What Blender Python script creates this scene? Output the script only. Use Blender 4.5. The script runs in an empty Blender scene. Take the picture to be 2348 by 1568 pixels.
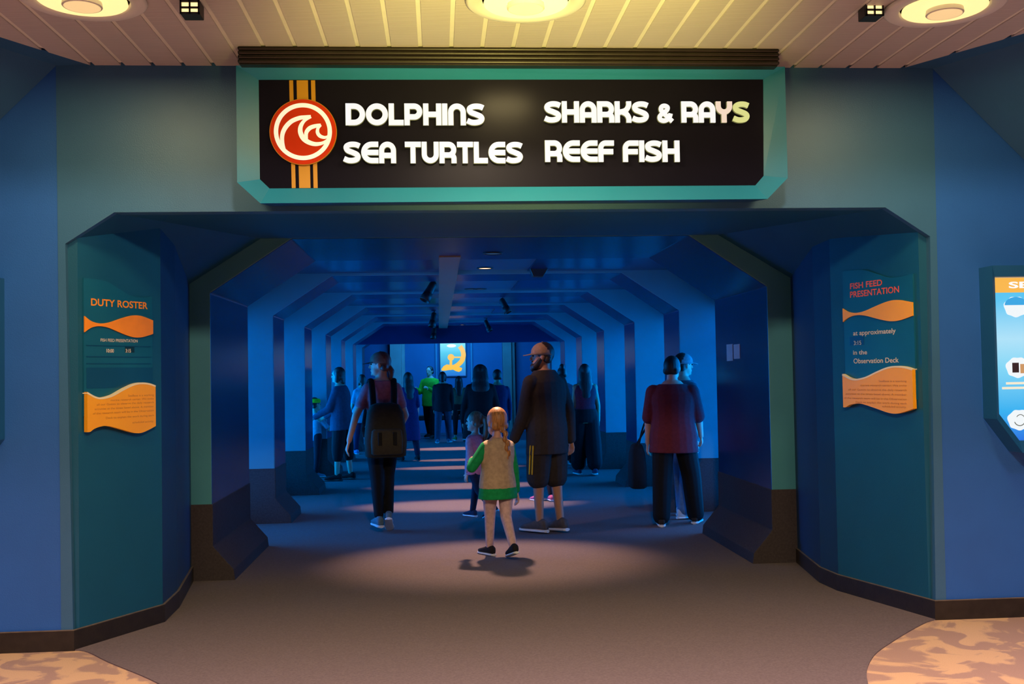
import bpy, bmesh, math, random
from mathutils import Vector, Matrix, Quaternion
random.seed(7)
R = math.radians
scene = bpy.context.scene
COL = scene.collection

# ------------------------------------------------------------------ camera, world, exposure
F_PX, W_PX, H_PX = 2376.74, 2348.0, 1568.0
FW = Vector((0.0711286, 0.99699516, 0.0306818))
RT = Vector((0.99734781, -0.07061064, -0.01764866))
UP = Vector((0.01542917, -0.03185575, 0.99937338))
EYE = Vector((0, -5.9986, 1.5))
cam_data = bpy.data.cameras.new('camera')
cam_data.sensor_width = 36.0
cam_data.lens = F_PX / W_PX * 36.0
cam = bpy.data.objects.new('camera', cam_data)
COL.objects.link(cam)
m3 = Matrix((RT, UP, -FW)).transposed()
cam.matrix_world = Matrix.Translation(EYE) @ m3.to_4x4()
scene.camera = cam

world = bpy.data.worlds.new('world')
scene.world = world
world.use_nodes = True
bg = world.node_tree.nodes['Background']
bg.inputs[0].default_value = (0.42, 0.44, 1.0, 1)
bg.inputs[1].default_value = 0.06

scene.view_settings.view_transform = 'Standard'
scene.view_settings.look = 'None'
scene.view_settings.exposure = 0.0
scene.view_settings.gamma = 1.0
scene.view_settings.use_curve_mapping = False
scene.cycles.use_denoising = True
scene.cycles.max_bounces = 8
scene.cycles.sample_clamp_indirect = 4.0


def lamp(name, kind, loc, energy, color, target=None, **kw):
    d = bpy.data.lights.new(name, kind)
    d.energy = energy
    d.color = color
    for k, v in kw.items():
        setattr(d, k, v)
    o = bpy.data.objects.new(name, d)
    COL.objects.link(o)
    o.location = loc
    if target is not None:
        o.rotation_euler = (Vector(target) - Vector(loc)).to_track_quat('-Z', 'Y').to_euler()
    return o


# ceiling lamps of the front hall, behind and beside the photographer
for hx in (-2.6, 0.43, 3.4):
    lamp('hall_lamp', 'AREA', (hx, -2.75, 3.22), 74, (1.0, 0.62, 0.68), (hx, -2.75, 0.0), shape='DISK', size=0.42, spread=R(106))
lamp('hall_lamp', 'AREA', (0.43, -5.6, 4.25), 185, (1.0, 0.78, 0.56), (0.43, 0.0, 1.6), shape='DISK', size=0.40)
# added yellow fill spot without a fixture, washing the middle of the slat ceiling
lamp('ceiling_fill_spot', 'SPOT', (0.5, -3.4, 1.7), 720, (1.0, 0.86, 0.20), (0.5, -1.05, 3.30), spot_size=R(58), spot_blend=1.0, shadow_soft_size=0.15)
# blue wash of the observation room at the far end
lamp('observation_room_lamp', 'AREA', (0.4, 19.0, 3.0), 170, (0.02, 0.34, 1.0), (0.4, 20.9, 1.2), size=2.5)


def ray(px, py):
    return FW + (px - W_PX / 2) / F_PX * RT - (py - H_PX / 2) / F_PX * UP


def at(px, py, axis, val):
    """the point of a pixel's sight line on a plane of the room"""
    d = ray(px, py)
    return EYE + d * ((val - EYE[axis]) / d[axis])


# ------------------------------------------------------------------ materials
def new_mat(name):
    m = bpy.data.materials.new(name)
    m.use_nodes = True
    return m, m.node_tree.nodes, m.node_tree.links, m.node_tree.nodes['Principled BSDF']


def paint(name, rgb, rough=0.5, var=0.08, scale=6.0, bump=0.0, bscale=120.0, spec=0.5, metal=0.0):
    m, N, L, P = new_mat(name)
    tc = N.new('ShaderNodeTexCoord')
    nz = N.new('ShaderNodeTexNoise')
    nz.inputs['Scale'].default_value = scale
    nz.inputs['Detail'].default_value = 4
    L.new(tc.outputs['Object'], nz.inputs['Vector'])
    cr = N.new('ShaderNodeValToRGB')
    cr.color_ramp.elements[0].position = 0.3
    cr.color_ramp.elements[1].position = 0.7
    cr.color_ramp.elements[0].color = tuple(c * (1 - var) for c in rgb) + (1,)
    cr.color_ramp.elements[1].color = tuple(min(1, c * (1 + var)) for c in rgb) + (1,)
    L.new(nz.outputs['Fac'], cr.inputs['Fac'])
    L.new(cr.outputs['Color'], P.inputs['Base Color'])
    P.inputs['Roughness'].default_value = rough
    P.inputs['Metallic'].default_value = metal
    P.inputs['Specular IOR Level'].default_value = spec
    if bump > 0:
        n2 = N.new('ShaderNodeTexNoise')
        n2.inputs['Scale'].default_value = bscale
        n2.inputs['Detail'].default_value = 3
        L.new(tc.outputs['Object'], n2.inputs['Vector'])
        b = N.new('ShaderNodeBump')
        b.inputs['Strength'].default_value = bump
        b.inputs['Distance'].default_value = 0.004
        L.new(n2.outputs['Fac'], b.inputs['Height'])
        L.new(b.outputs['Normal'], P.inputs['Normal'])
    return m


def glow(name, rgb, strength, base=None):
    m, N, L, P = new_mat(name)
    P.inputs['Base Color'].default_value = tuple(base or (0.02, 0.02, 0.02)) + (1,)
    P.inputs['Emission Color'].default_value = tuple(rgb) + (1,)
    P.inputs['Emission Strength'].default_value = strength
    P.inputs['Roughness'].default_value = 0.3
    return m


M = {}
M['teal'] = paint('teal_wall_paint', (0.036, 0.135, 0.270), 0.45, 0.05, 3, 0.25, 160)
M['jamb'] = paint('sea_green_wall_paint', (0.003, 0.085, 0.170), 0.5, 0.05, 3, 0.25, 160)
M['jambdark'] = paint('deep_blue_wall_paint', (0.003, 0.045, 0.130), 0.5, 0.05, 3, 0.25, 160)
M['blue'] = paint('blue_wall_paint', (0.017, 0.118, 0.450), 0.5, 0.05, 3, 0.3, 160)
M['gusset'] = paint('slate_blue_wall_paint', (0.026, 0.110, 0.250), 0.5, 0.05, 3, 0.3, 160)
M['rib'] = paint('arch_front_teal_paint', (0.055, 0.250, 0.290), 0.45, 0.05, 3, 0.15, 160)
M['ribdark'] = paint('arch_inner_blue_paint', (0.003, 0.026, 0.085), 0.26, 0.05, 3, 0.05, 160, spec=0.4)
M['corrceil'] = paint('corridor_ceiling_paint', (0.004, 0.016, 0.070), 0.20, 0.05, 3, 0.03, 160, spec=0.7)
M['tray'] = paint('ceiling_tray_paint', (0.040, 0.110, 0.170), 0.30, 0.05, 3)
M['base'] = paint('brown_carpet_base', (0.052, 0.040, 0.040), 0.85, 0.18, 60, 0.5, 300, 0.2)
M['skirt'] = paint('black_brown_skirting', (0.018, 0.013, 0.010), 0.45, 0.3, 20, 0.2, 80)
M['skirtcap'] = paint('skirting_top_edge', (0.14, 0.11, 0.08), 0.5, 0.2, 20)
M['carpet'] = paint('grey_brown_carpet', (0.150, 0.120, 0.120), 0.9, 0.14, 90, 0.5, 420, 0.15)
M['dark'] = paint('black_metal', (0.010, 0.010, 0.012), 0.45, 0.1, 20)
M['canopy'] = paint('dark_bronze_metal', (0.020, 0.014, 0.010), 0.35, 0.15, 8, metal=0.3)
M['frame'] = paint('sign_frame_teal', (0.014, 0.185, 0.330), 0.35, 0.04, 3, 0.1, 200)
M['framedark'] = paint('sign_box_blue', (0.006, 0.060, 0.130), 0.4, 0.05, 3)
M['panel'] = paint('sign_panel_black', (0.007, 0.006, 0.013), 0.24, 0.08, 4, spec=0.06)
M['yellow'] = paint('mustard_yellow', (0.52, 0.235, 0.006), 0.4, 0.03, 4)
M['red'] = paint('vermilion_enamel', (0.55, 0.035, 0.006), 0.25, 0.03, 4, spec=0.2)
M['white'] = paint('white_enamel', (0.82, 0.78, 0.74), 0.3, 0.03, 4)
M['orange'] = paint('orange_enamel', (1.0, 0.40, 0.004), 0.45, 0.04, 5)
M['orange2'] = paint('deep_orange_enamel', (0.95, 0.28, 0.006), 0.45, 0.06, 8)
M['cream'] = paint('cream_edge', (0.9, 0.75, 0.5), 0.45, 0.03, 4)
M['coral'] = paint('coral_lettering', (0.85, 0.12, 0.06), 0.5, 0.03, 4)
M['paleink'] = paint('pale_lettering', (0.75, 0.62, 0.50), 0.5, 0.03, 4)
M['brownink'] = paint('brown_lettering', (0.50, 0.17, 0.02), 0.6, 0.05, 4)
M['plate'] = paint('sign_plate_blue', (0.004, 0.105, 0.190), 0.42, 0.06, 4)
M['plate2'] = paint('sign_slot_blue', (0.004, 0.070, 0.165), 0.35, 0.06, 4)
M['slotdark'] = paint('time_slot_dark', (0.004, 0.035, 0.055), 0.35, 0.06, 4)
M['paper'] = paint('notice_paper', (0.62, 0.55, 0.52), 0.7, 0.05, 10)
M['ring_white'] = paint('ceiling_lamp_white', (0.80, 0.78, 0.72), 0.45, 0.02, 4)
M['caseframe'] = paint('display_case_blue', (0.008, 0.095, 0.250), 0.4, 0.05, 3)
M['ring_glow'] = glow('lamp_diffuser_glow', (1.0, 0.73, 0.27), 1.15, (0.8, 0.75, 0.6))
M['ring_core'] = glow('lamp_core_glow', (1.0, 0.66, 0.26), 0.75, (0.8, 0.75, 0.6))
M['louver'] = glow('louver_glow', (1.0, 0.72, 0.30), 1.6)
M['down'] = glow('downlight_glow', (1.0, 0.62, 0.36), 2.2)
M['downdim'] = glow('downlight_dim', (0.10, 0.35, 0.75), 0.16)
M['letter'] = glow('letter_white_glow', (1.0, 0.97, 0.96), 0.92, (0.05, 0.05, 0.05))
M['letter_rim'] = glow('letter_rim_glow', (0.70, 0.66, 0.22), 0.26)
M['letter_peach'] = glow('letter_peach_glow', (1.0, 0.76, 0.60), 0.85, (0.05, 0.05, 0.05))
M['letter_lemon'] = glow('letter_lemon_glow', (0.78, 0.78, 0.28), 0.85, (0.05, 0.05, 0.05))


def ceiling_mat():
    m, N, L, P = new_mat('ribbed_metal_slats')
    tc = N.new('ShaderNodeTexCoord')
    wv = N.new('ShaderNodeTexWave')
    wv.bands_direction = 'Y'
    wv.inputs['Scale'].default_value = 22
    L.new(tc.outputs['Object'], wv.inputs['Vector'])
    cr = N.new('ShaderNodeValToRGB')
    cr.color_ramp.elements[0].color = (0.54, 0.48, 0.45, 1)
    cr.color_ramp.elements[1].color = (0.64, 0.58, 0.54, 1)
    L.new(wv.outputs['Fac'], cr.inputs['Fac'])
    L.new(cr.outputs['Color'], P.inputs['Base Color'])
    b = N.new('ShaderNodeBump')
    b.inputs['Strength'].default_value = 0.35
    b.inputs['Distance'].default_value = 0.004
    L.new(wv.outputs['Fac'], b.inputs['Height'])
    L.new(b.outputs['Normal'], P.inputs['Normal'])
    P.inputs['Roughness'].default_value = 0.5
    return m


def hall_floor_mat():
    m, N, L, P = new_mat('sandy_mottled_floor')
    tc = N.new('ShaderNodeTexCoord')
    n1 = N.new('ShaderNodeTexNoise')
    n1.inputs['Scale'].default_value = 3.2
    n1.inputs['Detail'].default_value = 5
    n1.inputs['Distortion'].default_value = 1.2
    L.new(tc.outputs['Object'], n1.inputs['Vector'])
    cr = N.new('ShaderNodeValToRGB')
    e = cr.color_ramp.elements
    e[0].position, e[0].color = 0.46, (0.74, 0.49, 0.27, 1)
    e[1].position, e[1].color = 0.52, (0.46, 0.30, 0.22, 1)
    L.new(n1.outputs['Fac'], cr.inputs['Fac'])
    n2 = N.new('ShaderNodeTexNoise')
    n2.inputs['Scale'].default_value = 180
    L.new(tc.outputs['Object'], n2.inputs['Vector'])
    mx = N.new('ShaderNodeMixRGB')
    mx.blend_type = 'MULTIPLY'
    mx.inputs['Fac'].default_value = 0.35
    L.new(cr.outputs['Color'], mx.inputs[1])
    L.new(n2.outputs['Fac'], mx.inputs[2])
    L.new(mx.outputs['Color'], P.inputs['Base Color'])
    P.inputs['Roughness'].default_value = 0.55
    return m


def water_mat():
    m, N, L, P = new_mat('lit_aquarium_water')
    tc = N.new('ShaderNodeTexCoord')
    nz = N.new('ShaderNodeTexNoise')
    nz.inputs['Scale'].default_value = 1.3
    nz.inputs['Detail'].default_value = 2
    L.new(tc.outputs['Object'], nz.inputs['Vector'])
    cr = N.new('ShaderNodeValToRGB')
    cr.color_ramp.elements[0].position, cr.color_ramp.elements[0].color = 0.3, (0.0, 0.18, 0.85, 1)
    cr.color_ramp.elements[1].position, cr.color_ramp.elements[1].color = 0.75, (0.0, 0.31, 1.0, 1)
    L.new(nz.outputs['Fac'], cr.inputs['Fac'])
    L.new(cr.outputs['Color'], P.inputs['Emission Color'])
    P.inputs['Emission Strength'].default_value = 10.5
    P.inputs['Base Color'].default_value = (0, 0.02, 0.06, 1)
    return m


def glass_mat():
    m, N, L, P = new_mat('window_glass')
    out = N['Material Output']
    tr = N.new('ShaderNodeBsdfTransparent')
    gl = N.new('ShaderNodeBsdfGlossy')
    gl.inputs['Roughness'].default_value = 0.05
    fr = N.new('ShaderNodeFresnel')
    fr.inputs['IOR'].default_value = 1.35
    mx = N.new('ShaderNodeMixShader')
    L.new(fr.outputs[0], mx.inputs[0])
    L.new(tr.outputs[0], mx.inputs[1])
    L.new(gl.outputs[0], mx.inputs[2])
    L.new(mx.outputs[0], out.inputs['Surface'])
    return m


def vgrad_glow(name, stops, strength):
    """backlit print, its ink colours changing over the print's height (generated Z)"""
    m, N, L, P = new_mat(name)
    tc = N.new('ShaderNodeTexCoord')
    sp = N.new('ShaderNodeSeparateXYZ')
    L.new(tc.outputs['Generated'], sp.inputs[0])
    cr = N.new('ShaderNodeValToRGB')
    while len(cr.color_ramp.elements) < len(stops):
        cr.color_ramp.elements.new(0.5)
    for e, (p, c) in zip(cr.color_ramp.elements, stops):
        e.position = p
        e.color = tuple(c) + (1,)
    L.new(sp.outputs[2], cr.inputs['Fac'])
    L.new(cr.outputs['Color'], P.inputs['Emission Color'])
    P.inputs['Emission Strength'].default_value = strength
    P.inputs['Base Color'].default_value = (0.02, 0.05, 0.08, 1)
    P.inputs['Roughness'].default_value = 0.25
    return m


M['slats'] = ceiling_mat()
M['hallfloor'] = hall_floor_mat()
M['water'] = water_mat()
M['glass'] = glass_mat()


# ------------------------------------------------------------------ mesh helpers
def build(name, bm, mat, parent=None, smooth=False, bevel=0.0):
    bmesh.ops.recalc_face_normals(bm, faces=bm.faces[:])
    me = bpy.data.meshes.new(name)
    bm.to_mesh(me)
    bm.free()
    me.materials.append(mat)
    if smooth:
        for p in me.polygons:
            p.use_smooth = True
    o = bpy.data.objects.new(name, me)
    COL.objects.link(o)
    if parent is not None:
        o.parent = parent
    if bevel > 0:
        b = o.modifiers.new('bevel', 'BEVEL')
        b.width = bevel
        b.segments = 2
        b.limit_method = 'ANGLE'
    return o


def box(bm, x0, x1, y0, y1, z0, z1):
    v = [bm.verts.new((x, y, z)) for z in (z0, z1) for x, y in ((x0, y0), (x1, y0), (x1, y1), (x0, y1))]
    for f in ((0, 3, 2, 1), (4, 5, 6, 7), (0, 1, 5, 4), (1, 2, 6, 5), (2, 3, 7, 6), (3, 0, 4, 7)):
        bm.faces.new([v[i] for i in f])


def prism(bm, pts, d):
    """closed polygon of points, extruded by the vector d"""
    d = Vector(d)
    a = [bm.verts.new(p) for p in pts]
    b = [bm.verts.new(Vector(p) + d) for p in pts]
    bm.faces.new(a)
    bm.faces.new(b[::-1])
    n = len(a)
    for i in range(n):
        bm.faces.new([a[i], b[i], b[(i + 1) % n], a[(i + 1) % n]])


def quad(bm, *pts):
    bm.faces.new([bm.verts.new(p) for p in pts])


def loft(bm, rings, close=True):
    vs = [[bm.verts.new(p) for p in r] for r in rings]
    n = len(vs[0])
    for a, b in zip(vs, vs[1:]):
        for i in range(n):
            bm.faces.new([a[i], a[(i + 1) % n], b[(i + 1) % n], b[i]])
    if close:
        bm.faces.new(vs[0][::-1])
        bm.faces.new(vs[-1])


def lathe(bm, prof, c=(0, 0, 0), n=48):
    c = Vector(c)
    rings = [[c + Vector((r * math.cos(2 * math.pi * i / n), r * math.sin(2 * math.pi * i / n), z)) for i in range(n)] for r, z in prof]
    loft(bm, rings)


def frame_of(d):
    d = Vector(d).normalized()
    a = Vector((1, 0, 0)) if abs(d.x) < 0.9 else Vector((0, 1, 0))
    u = (a - d * a.dot(d)).normalized()
    return u, d.cross(u), d


def limb(bm, p1, r1, p2, r2, fl=1.0, axis=None, n=14):
    """tapered capsule; fl flattens it along axis"""
    p1, p2 = Vector(p1), Vector(p2)
    d = p2 - p1
    if d.length < 1e-6:
        d = Vector((0, 0, 1e-4))
    if axis is not None:
        w = d.normalized()
        v = Vector(axis)
        v = (v - w * v.dot(w)).normalized()
        u = v.cross(w)
    else:
        u, v, w = frame_of(d)
    rings = []
    for k in range(0, 5):
        a = -math.pi / 2 + k * math.pi / 8 + 0.02
        rings.append((p1 + w * r1 * math.sin(min(a, 0)), r1 * math.cos(a)))
    for k in range(0, 5):
        a = k * math.pi / 8 - 0.02
        rings.append((p2 + w * r2 * math.sin(max(a, 0)), r2 * math.cos(a)))
    loft(bm, [[c + (u * math.cos(t) + v * math.sin(t) * fl) * r for t in [2 * math.pi * i / n for i in range(n)]] for c, r in rings])


def blob(bm, c, rx, ry, rz, ax=None, n=16):
    """ellipsoid; ax = (x axis, y axis, z axis)"""
    c = Vector(c)
    X, Y, Z = ax or (Vector((1, 0, 0)), Vector((0, 1, 0)), Vector((0, 0, 1)))
    rings = []
    for k in range(0, 11):
        a = -math.pi / 2 + math.pi * (k + 0.12) / 10.24
        rings.append([c + Z * rz * math.sin(a) + (X * rx * math.cos(t) + Y * ry * math.sin(t)) * math.cos(a)
                      for t in [2 * math.pi * i / n for i in range(n)]])
    loft(bm, rings)


def sweep(bm, pts, r, n=10):
    for a, b in zip(pts, pts[1:]):
        limb(bm, a, r, b, r, n=n)


def catmull(pts, k=6):
    out = []
    P = [pts[0]] + list(pts) + [pts[-1]]
    for i in range(1, len(P) - 2):
        p0, p1, p2, p3 = [Vector(q) for q in P[i - 1:i + 3]]
        for j in range(k):
            t = j / k
            out.append(0.5 * ((2 * p1) + (p2 - p0) * t + (2 * p0 - 5 * p1 + 4 * p2 - p3) * t * t + (3 * p1 - p0 - 3 * p2 + p3) * t ** 3))
    out.append(Vector(pts[-1]))
    return out


def ribbon(bm, pts, w, o, ax, az, ay, depth, closed=False):
    """flat stroke of width w along 2-D points, laid on the plane o + x*ax + y*az, raised along ay"""
    pts = [Vector((p[0], p[1])) for p in pts]
    n = len(pts)
    L, Rr = [], []
    for i in range(n):
        if closed:
            a, b = pts[i - 1], pts[(i + 1) % n]
        else:
            a, b = pts[max(i - 1, 0)], pts[min(i + 1, n - 1)]
        d1 = (pts[i] - a)
        d2 = (b - pts[i])
        if d1.length < 1e-9: d1 = d2
        if d2.length < 1e-9: d2 = d1
        n1 = Vector((-d1.y, d1.x)).normalized()
        n2 = Vector((-d2.y, d2.x)).normalized()
        m = (n1 + n2)
        m = m.normalized() if m.length > 1e-6 else n1
        s = (w[i] if isinstance(w, list) else w) / 2 / max(0.45, m.dot(n1))
        L.append(pts[i] + m * s)
        Rr.append(pts[i] - m * s)

    def P(q, lift):
        return o + ax * q.x + az * q.y + ay * lift
    a = [[bm.verts.new(P(q, d)) for q in side] for side in (L, Rr) for d in (0, depth)]
    lb, lt, rb, rt = a
    m = n if closed else n - 1
    for i in range(m):
        j = (i + 1) % n
        bm.faces.new([lt[i], lt[j], rt[j], rt[i]])
        bm.faces.new([lb[i], rb[i], rb[j], lb[j]])
        bm.faces.new([lb[i], lb[j], lt[j], lt[i]])
        bm.faces.new([rb[i], rt[i], rt[j], rb[j]])
    if not closed:
        bm.faces.new([lb[0], lt[0], rt[0], rb[0]])
        bm.faces.new([lb[-1], rb[-1], rt[-1], lt[-1]])


def tag(o, label, cat, group=None):
    o['label'] = label
    o['category'] = cat
    if group:
        o['group'] = group
    return o


def thing(name, label, cat, loc=(0, 0, 0), rotz=0.0, group=None):
    o = bpy.data.objects.new(name, None)
    COL.objects.link(o)
    o.empty_display_size = 0.1
    o.location = loc
    o.rotation_euler = (0, 0, rotz)
    return tag(o, label, cat, group)


def struct(o, label=None, cat=None):
    o['kind'] = 'structure'
    if label:
        o['label'] = label
        o['category'] = cat or 'wall'
    return o


def text_part(name, body, mat, parent, o, ax, az, ay, width, height, bold=0.0, lift=0.001, align='LEFT', depth=0.001):
    """lettering as a mesh; cap height and width in metres; o = lower left corner of the line"""
    cu = bpy.data.curves.new(name, 'FONT')
    cu.body = body
    cu.size = 1.0
    cu.offset = bold
    cu.resolution_u = 4
    ob = bpy.data.objects.new(name, cu)
    COL.objects.link(ob)
    dg = bpy.context.evaluated_depsgraph_get()
    me = bpy.data.meshes.new_from_object(ob.evaluated_get(dg))
    bpy.data.objects.remove(ob)
    xs = [v.co.x for v in me.vertices]
    x0, x1 = min(xs), max(xs)
    sx = width / (x1 - x0)
    sy = height / 0.70
    for v in me.vertices:
        v.co = Vector(o) + ax * ((v.co.x - x0) * sx) + az * (v.co.y * sy) + ay * lift
    me.materials.clear()
    me.materials.append(mat)
    ob = bpy.data.objects.new(name, me)
    COL.objects.link(ob)
    if parent:
        ob.parent = parent
    return ob


EX, EY, EZ = Vector((1, 0, 0)), Vector((0, 1, 0)), Vector((0, 0, 1))

# ------------------------------------------------------------------ the setting
XC = 0.43
WF0, WF1, HC, HH, WH = 2.487, 2.522, 2.279, 2.4555, 2.2508
CEIL = 3.296
WR, HR, WT, HT = 2.126, 2.143, 1.519, 2.546
Y1, Y1B = 1.887, 3.416
WO = 2.62            # half width at the aquarium windows
RIBS = [(4.854 + 2.506 * k, 0.75) for k in range(6)]
ROOF = 2.85

# floors
bm = bmesh.new()
box(bm, -5.0, 6.0, -9.0, 0.0, -0.2, 0.0)
struct(build('floor', bm, M['hallfloor']), 'sandy mottled hard floor of the front hall', 'floor')
bm = bmesh.new()
leftc = catmull([(-2.07, 0.0), (-1.963, -0.058), (-1.773, -0.293), (-1.407, -0.716), (-1.05, -1.25), (-0.85, -2.0), (-0.8, -3.2), (-0.95, -4.6), (-1.4, -6.0)])
rightc = catmull([(2.93, 0.0), (2.80, -0.09), (2.465, -0.435), (2.207, -0.75), (2.009, -1.163), (1.86, -1.8), (1.80, -3.0), (1.95, -4.6), (2.4, -6.0)])
pts = [(p.x, p.y, 0.0) for p in [q.to_3d() for q in leftc]] + [(p.x, p.y, 0.0) for p in reversed([q.to_3d() for q in rightc])]
prism(bm, pts, (0, 0, 0.006))
box(bm, XC - 2.9, XC + 2.9, -0.001, 17.3, -0.2, 0.006)
struct(build('floor_carpet', bm, M['carpet']), 'grey brown carpet running into the corridor', 'carpet')
bm = bmesh.new()
box(bm, XC - 4.2, XC + 4.2, 17.3, 21.6, -0.2, 0.004)
struct(build('floor_observation_room', bm, paint('dark_teal_floor', (0.03, 0.06, 0.07), 0.35, 0.1, 5)), 'dark teal floor of the far observation room', 'floor')

# portal wall with its chamfered opening
bm = bmesh.new()
D_ = (0, 0.10, 0)
for q in (-1, 1):
    prism(bm, [(XC + q * 2.553, 0, 0), (XC + q * WF0, 0, 0), (XC + q * WF1, 0, HC), (XC + q * 2.563, 0, HC)], D_)
    prism(bm, [(XC + q * 2.563, 0, HC), (XC + q * WF1, 0, HC), (XC + q * WH, 0, HH), (XC + q * WH, 0, 3.6), (XC + q * 2.572, 0, 3.6)], D_)
prism(bm, [(XC - WH, 0, HH), (XC + WH, 0, HH), (XC + WH, 0, 3.6), (XC - WH, 0, 3.6)], D_)
bmesh.ops.remove_doubles(bm, verts=bm.verts[:], dist=1e-5)
struct(build('wall_front', bm, M['teal']), 'teal wall with chamfered opening around the corridor mouth')
for side, nm in ((-1, 'left'), (1, 'right')):
    bm = bmesh.new()
    a, b = XC + side * 2.553, XC + side * 6.2
    prism(bm, [(a, 0.004, 0), (b, 0.004, 0), (b, 0.004, 3.6), (XC + side * 2.572, 0.004, 3.6)], (0, 0.10, 0))
    struct(build('wall_' + nm, bm, M['blue']), 'blue painted wall to the %s of the corridor mouth' % nm)
    # sloping corner panel between ceiling and side wall
    bm = bmesh.new()
    A0 = Vector((XC + side * 2.384, -0.002, CEIL + .004))
    A1 = Vector((XC + side * 2.568, -0.002, CEIL - .004))
    B = A0 + Vector((side * 0.345, -0.575, 0)) * 5
    Cc = A1 + Vector((side * 0.312, 0, -0.312)) * 5.5
    dn = Vector((side * 0.02, 0.03, 0.05))
    va = [bm.verts.new(p) for p in (A0, B, Cc, A1)] + [bm.verts.new(p + dn) for p in (A0, B, Cc, A1)]
    for f in ((0, 1, 3), (1, 2, 3), (4, 7, 5), (5, 7, 6), (0, 4, 5, 1), (1, 5, 6, 2), (2, 6, 7, 3), (3, 7, 4, 0)):
        bm.faces.new([va[i] for i in f])
    struct(build('wall_slope_' + nm, bm, M['gusset']), 'slate blue sloping wall panel at upper %s corner' % nm)

# alcove between portal and first arch
LP = {-1: [(-2.069 + 0.012, 0.0), (-1.724, 0.60), (-1.735, 1.0), (-1.850, 1.89)],
      1: [(2.929 - 0.012, 0.0), (2.662, 0.85), (2.644, 1.124), (2.747, 1.89)]}
for side, nm in ((-1, 'left'), (1, 'right')):
    P = LP[side]
    out = Vector((side * 0.06, 0.0, 0))
    bm = bmesh.new()
    J0 = (P[0][0] + (P[1][0] - P[0][0]) * .06, P[1][1] * .06)
    prism(bm, [(*J0, 0), (*P[1], 0), (*P[1], 2.5), (*J0, 2.5)], out)
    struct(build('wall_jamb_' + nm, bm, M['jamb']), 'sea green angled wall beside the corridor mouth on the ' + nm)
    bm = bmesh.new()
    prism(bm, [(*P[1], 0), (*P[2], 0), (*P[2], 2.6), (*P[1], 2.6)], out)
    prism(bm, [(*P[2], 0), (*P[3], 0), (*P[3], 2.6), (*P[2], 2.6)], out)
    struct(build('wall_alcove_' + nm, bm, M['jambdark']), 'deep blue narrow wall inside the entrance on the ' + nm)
    # skirting
    bm = bmesh.new()
    inn = -side
    line = [Vector((XC + side * 6.2, 0.0, 0)), Vector((P[0][0], 0.0, 0)), Vector((*P[1], 0)), Vector((*P[2], 0)), Vector((*P[3], 0))]
    offs = []
    for i, p in enumerate(line):
        d1 = (line[i] - line[i - 1]) if i else (line[1] - line[0])
        d2 = (line[i + 1] - line[i]) if i < len(line) - 1 else d1
        n1 = Vector((d1.y, -d1.x, 0)).normalized() * side * -1
        n2 = Vector((d2.y, -d2.x, 0)).normalized() * side * -1
        m = (n1 + n2).normalized()
        offs.append(p + m * 0.014 / max(0.4, m.dot(n1)))
    for i in range(len(line) - 1):
        prism(bm, [line[i], line[i + 1], offs[i + 1], offs[i]], (0, 0, 0.112))
    bb = struct(build('baseboard_' + nm, bm, M['skirt']), 'black brown skirting along the %s entrance walls' % nm, 'skirting')
    bm = bmesh.new()
    for i in range(len(line) - 1):
        prism(bm, [line[i] + Vector((0, 0, .112)), line[i + 1] + Vector((0, 0, .112)), offs[i + 1] + Vector((0, 0, .112)), offs[i] + Vector((0, 0, .112))], (0, 0, 0.004))
    build('top_edge', bm, M['skirtcap'], bb)
# alcove soffit: loft of the portal outline into the first arch
bm = bmesh.new()
a = [(XC - WF1 - .02, .05, HC - .02), (XC - WF1, .05, HC), (XC - WH, .05, HH), (XC + WH, .05, HH), (XC + WF1, .05, HC), (XC + WF1 + .02, .05, HC - .02)]
b = [(XC - 2.36, Y1, 2.10), (XC - 2.30, Y1, 2.20), (XC - 1.75, Y1, HT + .004), (XC + 1.75, Y1, HT + .004), (XC + 2.33, Y1, 2.20), (XC + 2.36, Y1, 2.10)]
ext = 0.06
for i in range(5):
    prism(bm, [a[i], a[i + 1], b[i + 1], b[i]], (0, 0, ext))
struct(build('ceiling_alcove', bm, M['jamb']), 'shaded sea green soffit just inside the corridor mouth', 'ceiling')
bm = bmesh.new()
box(bm, XC - 2.6, XC + 2.6, 0.02, Y1, 2.62, 2.7)
struct(build('ceiling_void', bm, M['dark']))


def arch(y, th, first=False):
    o_ = 2.36 if first else WO + 0.06
    prof = [(-o_, 0), (-o_, ROOF), (o_, ROOF), (o_, 0), (WR, 0), (WR, HR), (WT, HT), (-WT, HT), (-WR, HR), (-WR, 0)]
    bm = bmesh.new()
    prism(bm, [(XC + x, y, z) for x, z in prof], (0, th, 0))
    lab = 'first wide blue arch just inside the entrance' if first else None
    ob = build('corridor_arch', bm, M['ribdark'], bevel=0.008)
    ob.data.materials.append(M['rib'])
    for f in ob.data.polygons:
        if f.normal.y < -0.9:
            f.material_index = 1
    for s in (-1, 1):
        bm = bmesh.new()
        pr = [(0.05, 0), (-0.165, 0), (-0.155, 0.085), (-0.02, 0.24), (-0.006, 0.26), (-0.006, 0.57), (0.05, 0.57)]
        e = 0.006
        ox = (o_ - WR) if not first else 0.20
        pr[0], pr[-1] = (ox, 0), (ox, 0.57)
        prism(bm, [(XC + s * (WR + x), y - e, z) for x, z in pr], (0, th + 2 * e, 0))
        build('arch_base', bm, M['base'], ob, bevel=0.006)
    return ob


ordn = ['second', 'third', 'fourth', 'fifth', 'sixth', 'seventh']
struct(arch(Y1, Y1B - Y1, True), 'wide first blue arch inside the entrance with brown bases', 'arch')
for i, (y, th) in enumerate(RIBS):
    struct(arch(y, th), '%s blue arch along the corridor counted from the entrance' % ordn[i], 'arch')

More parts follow.
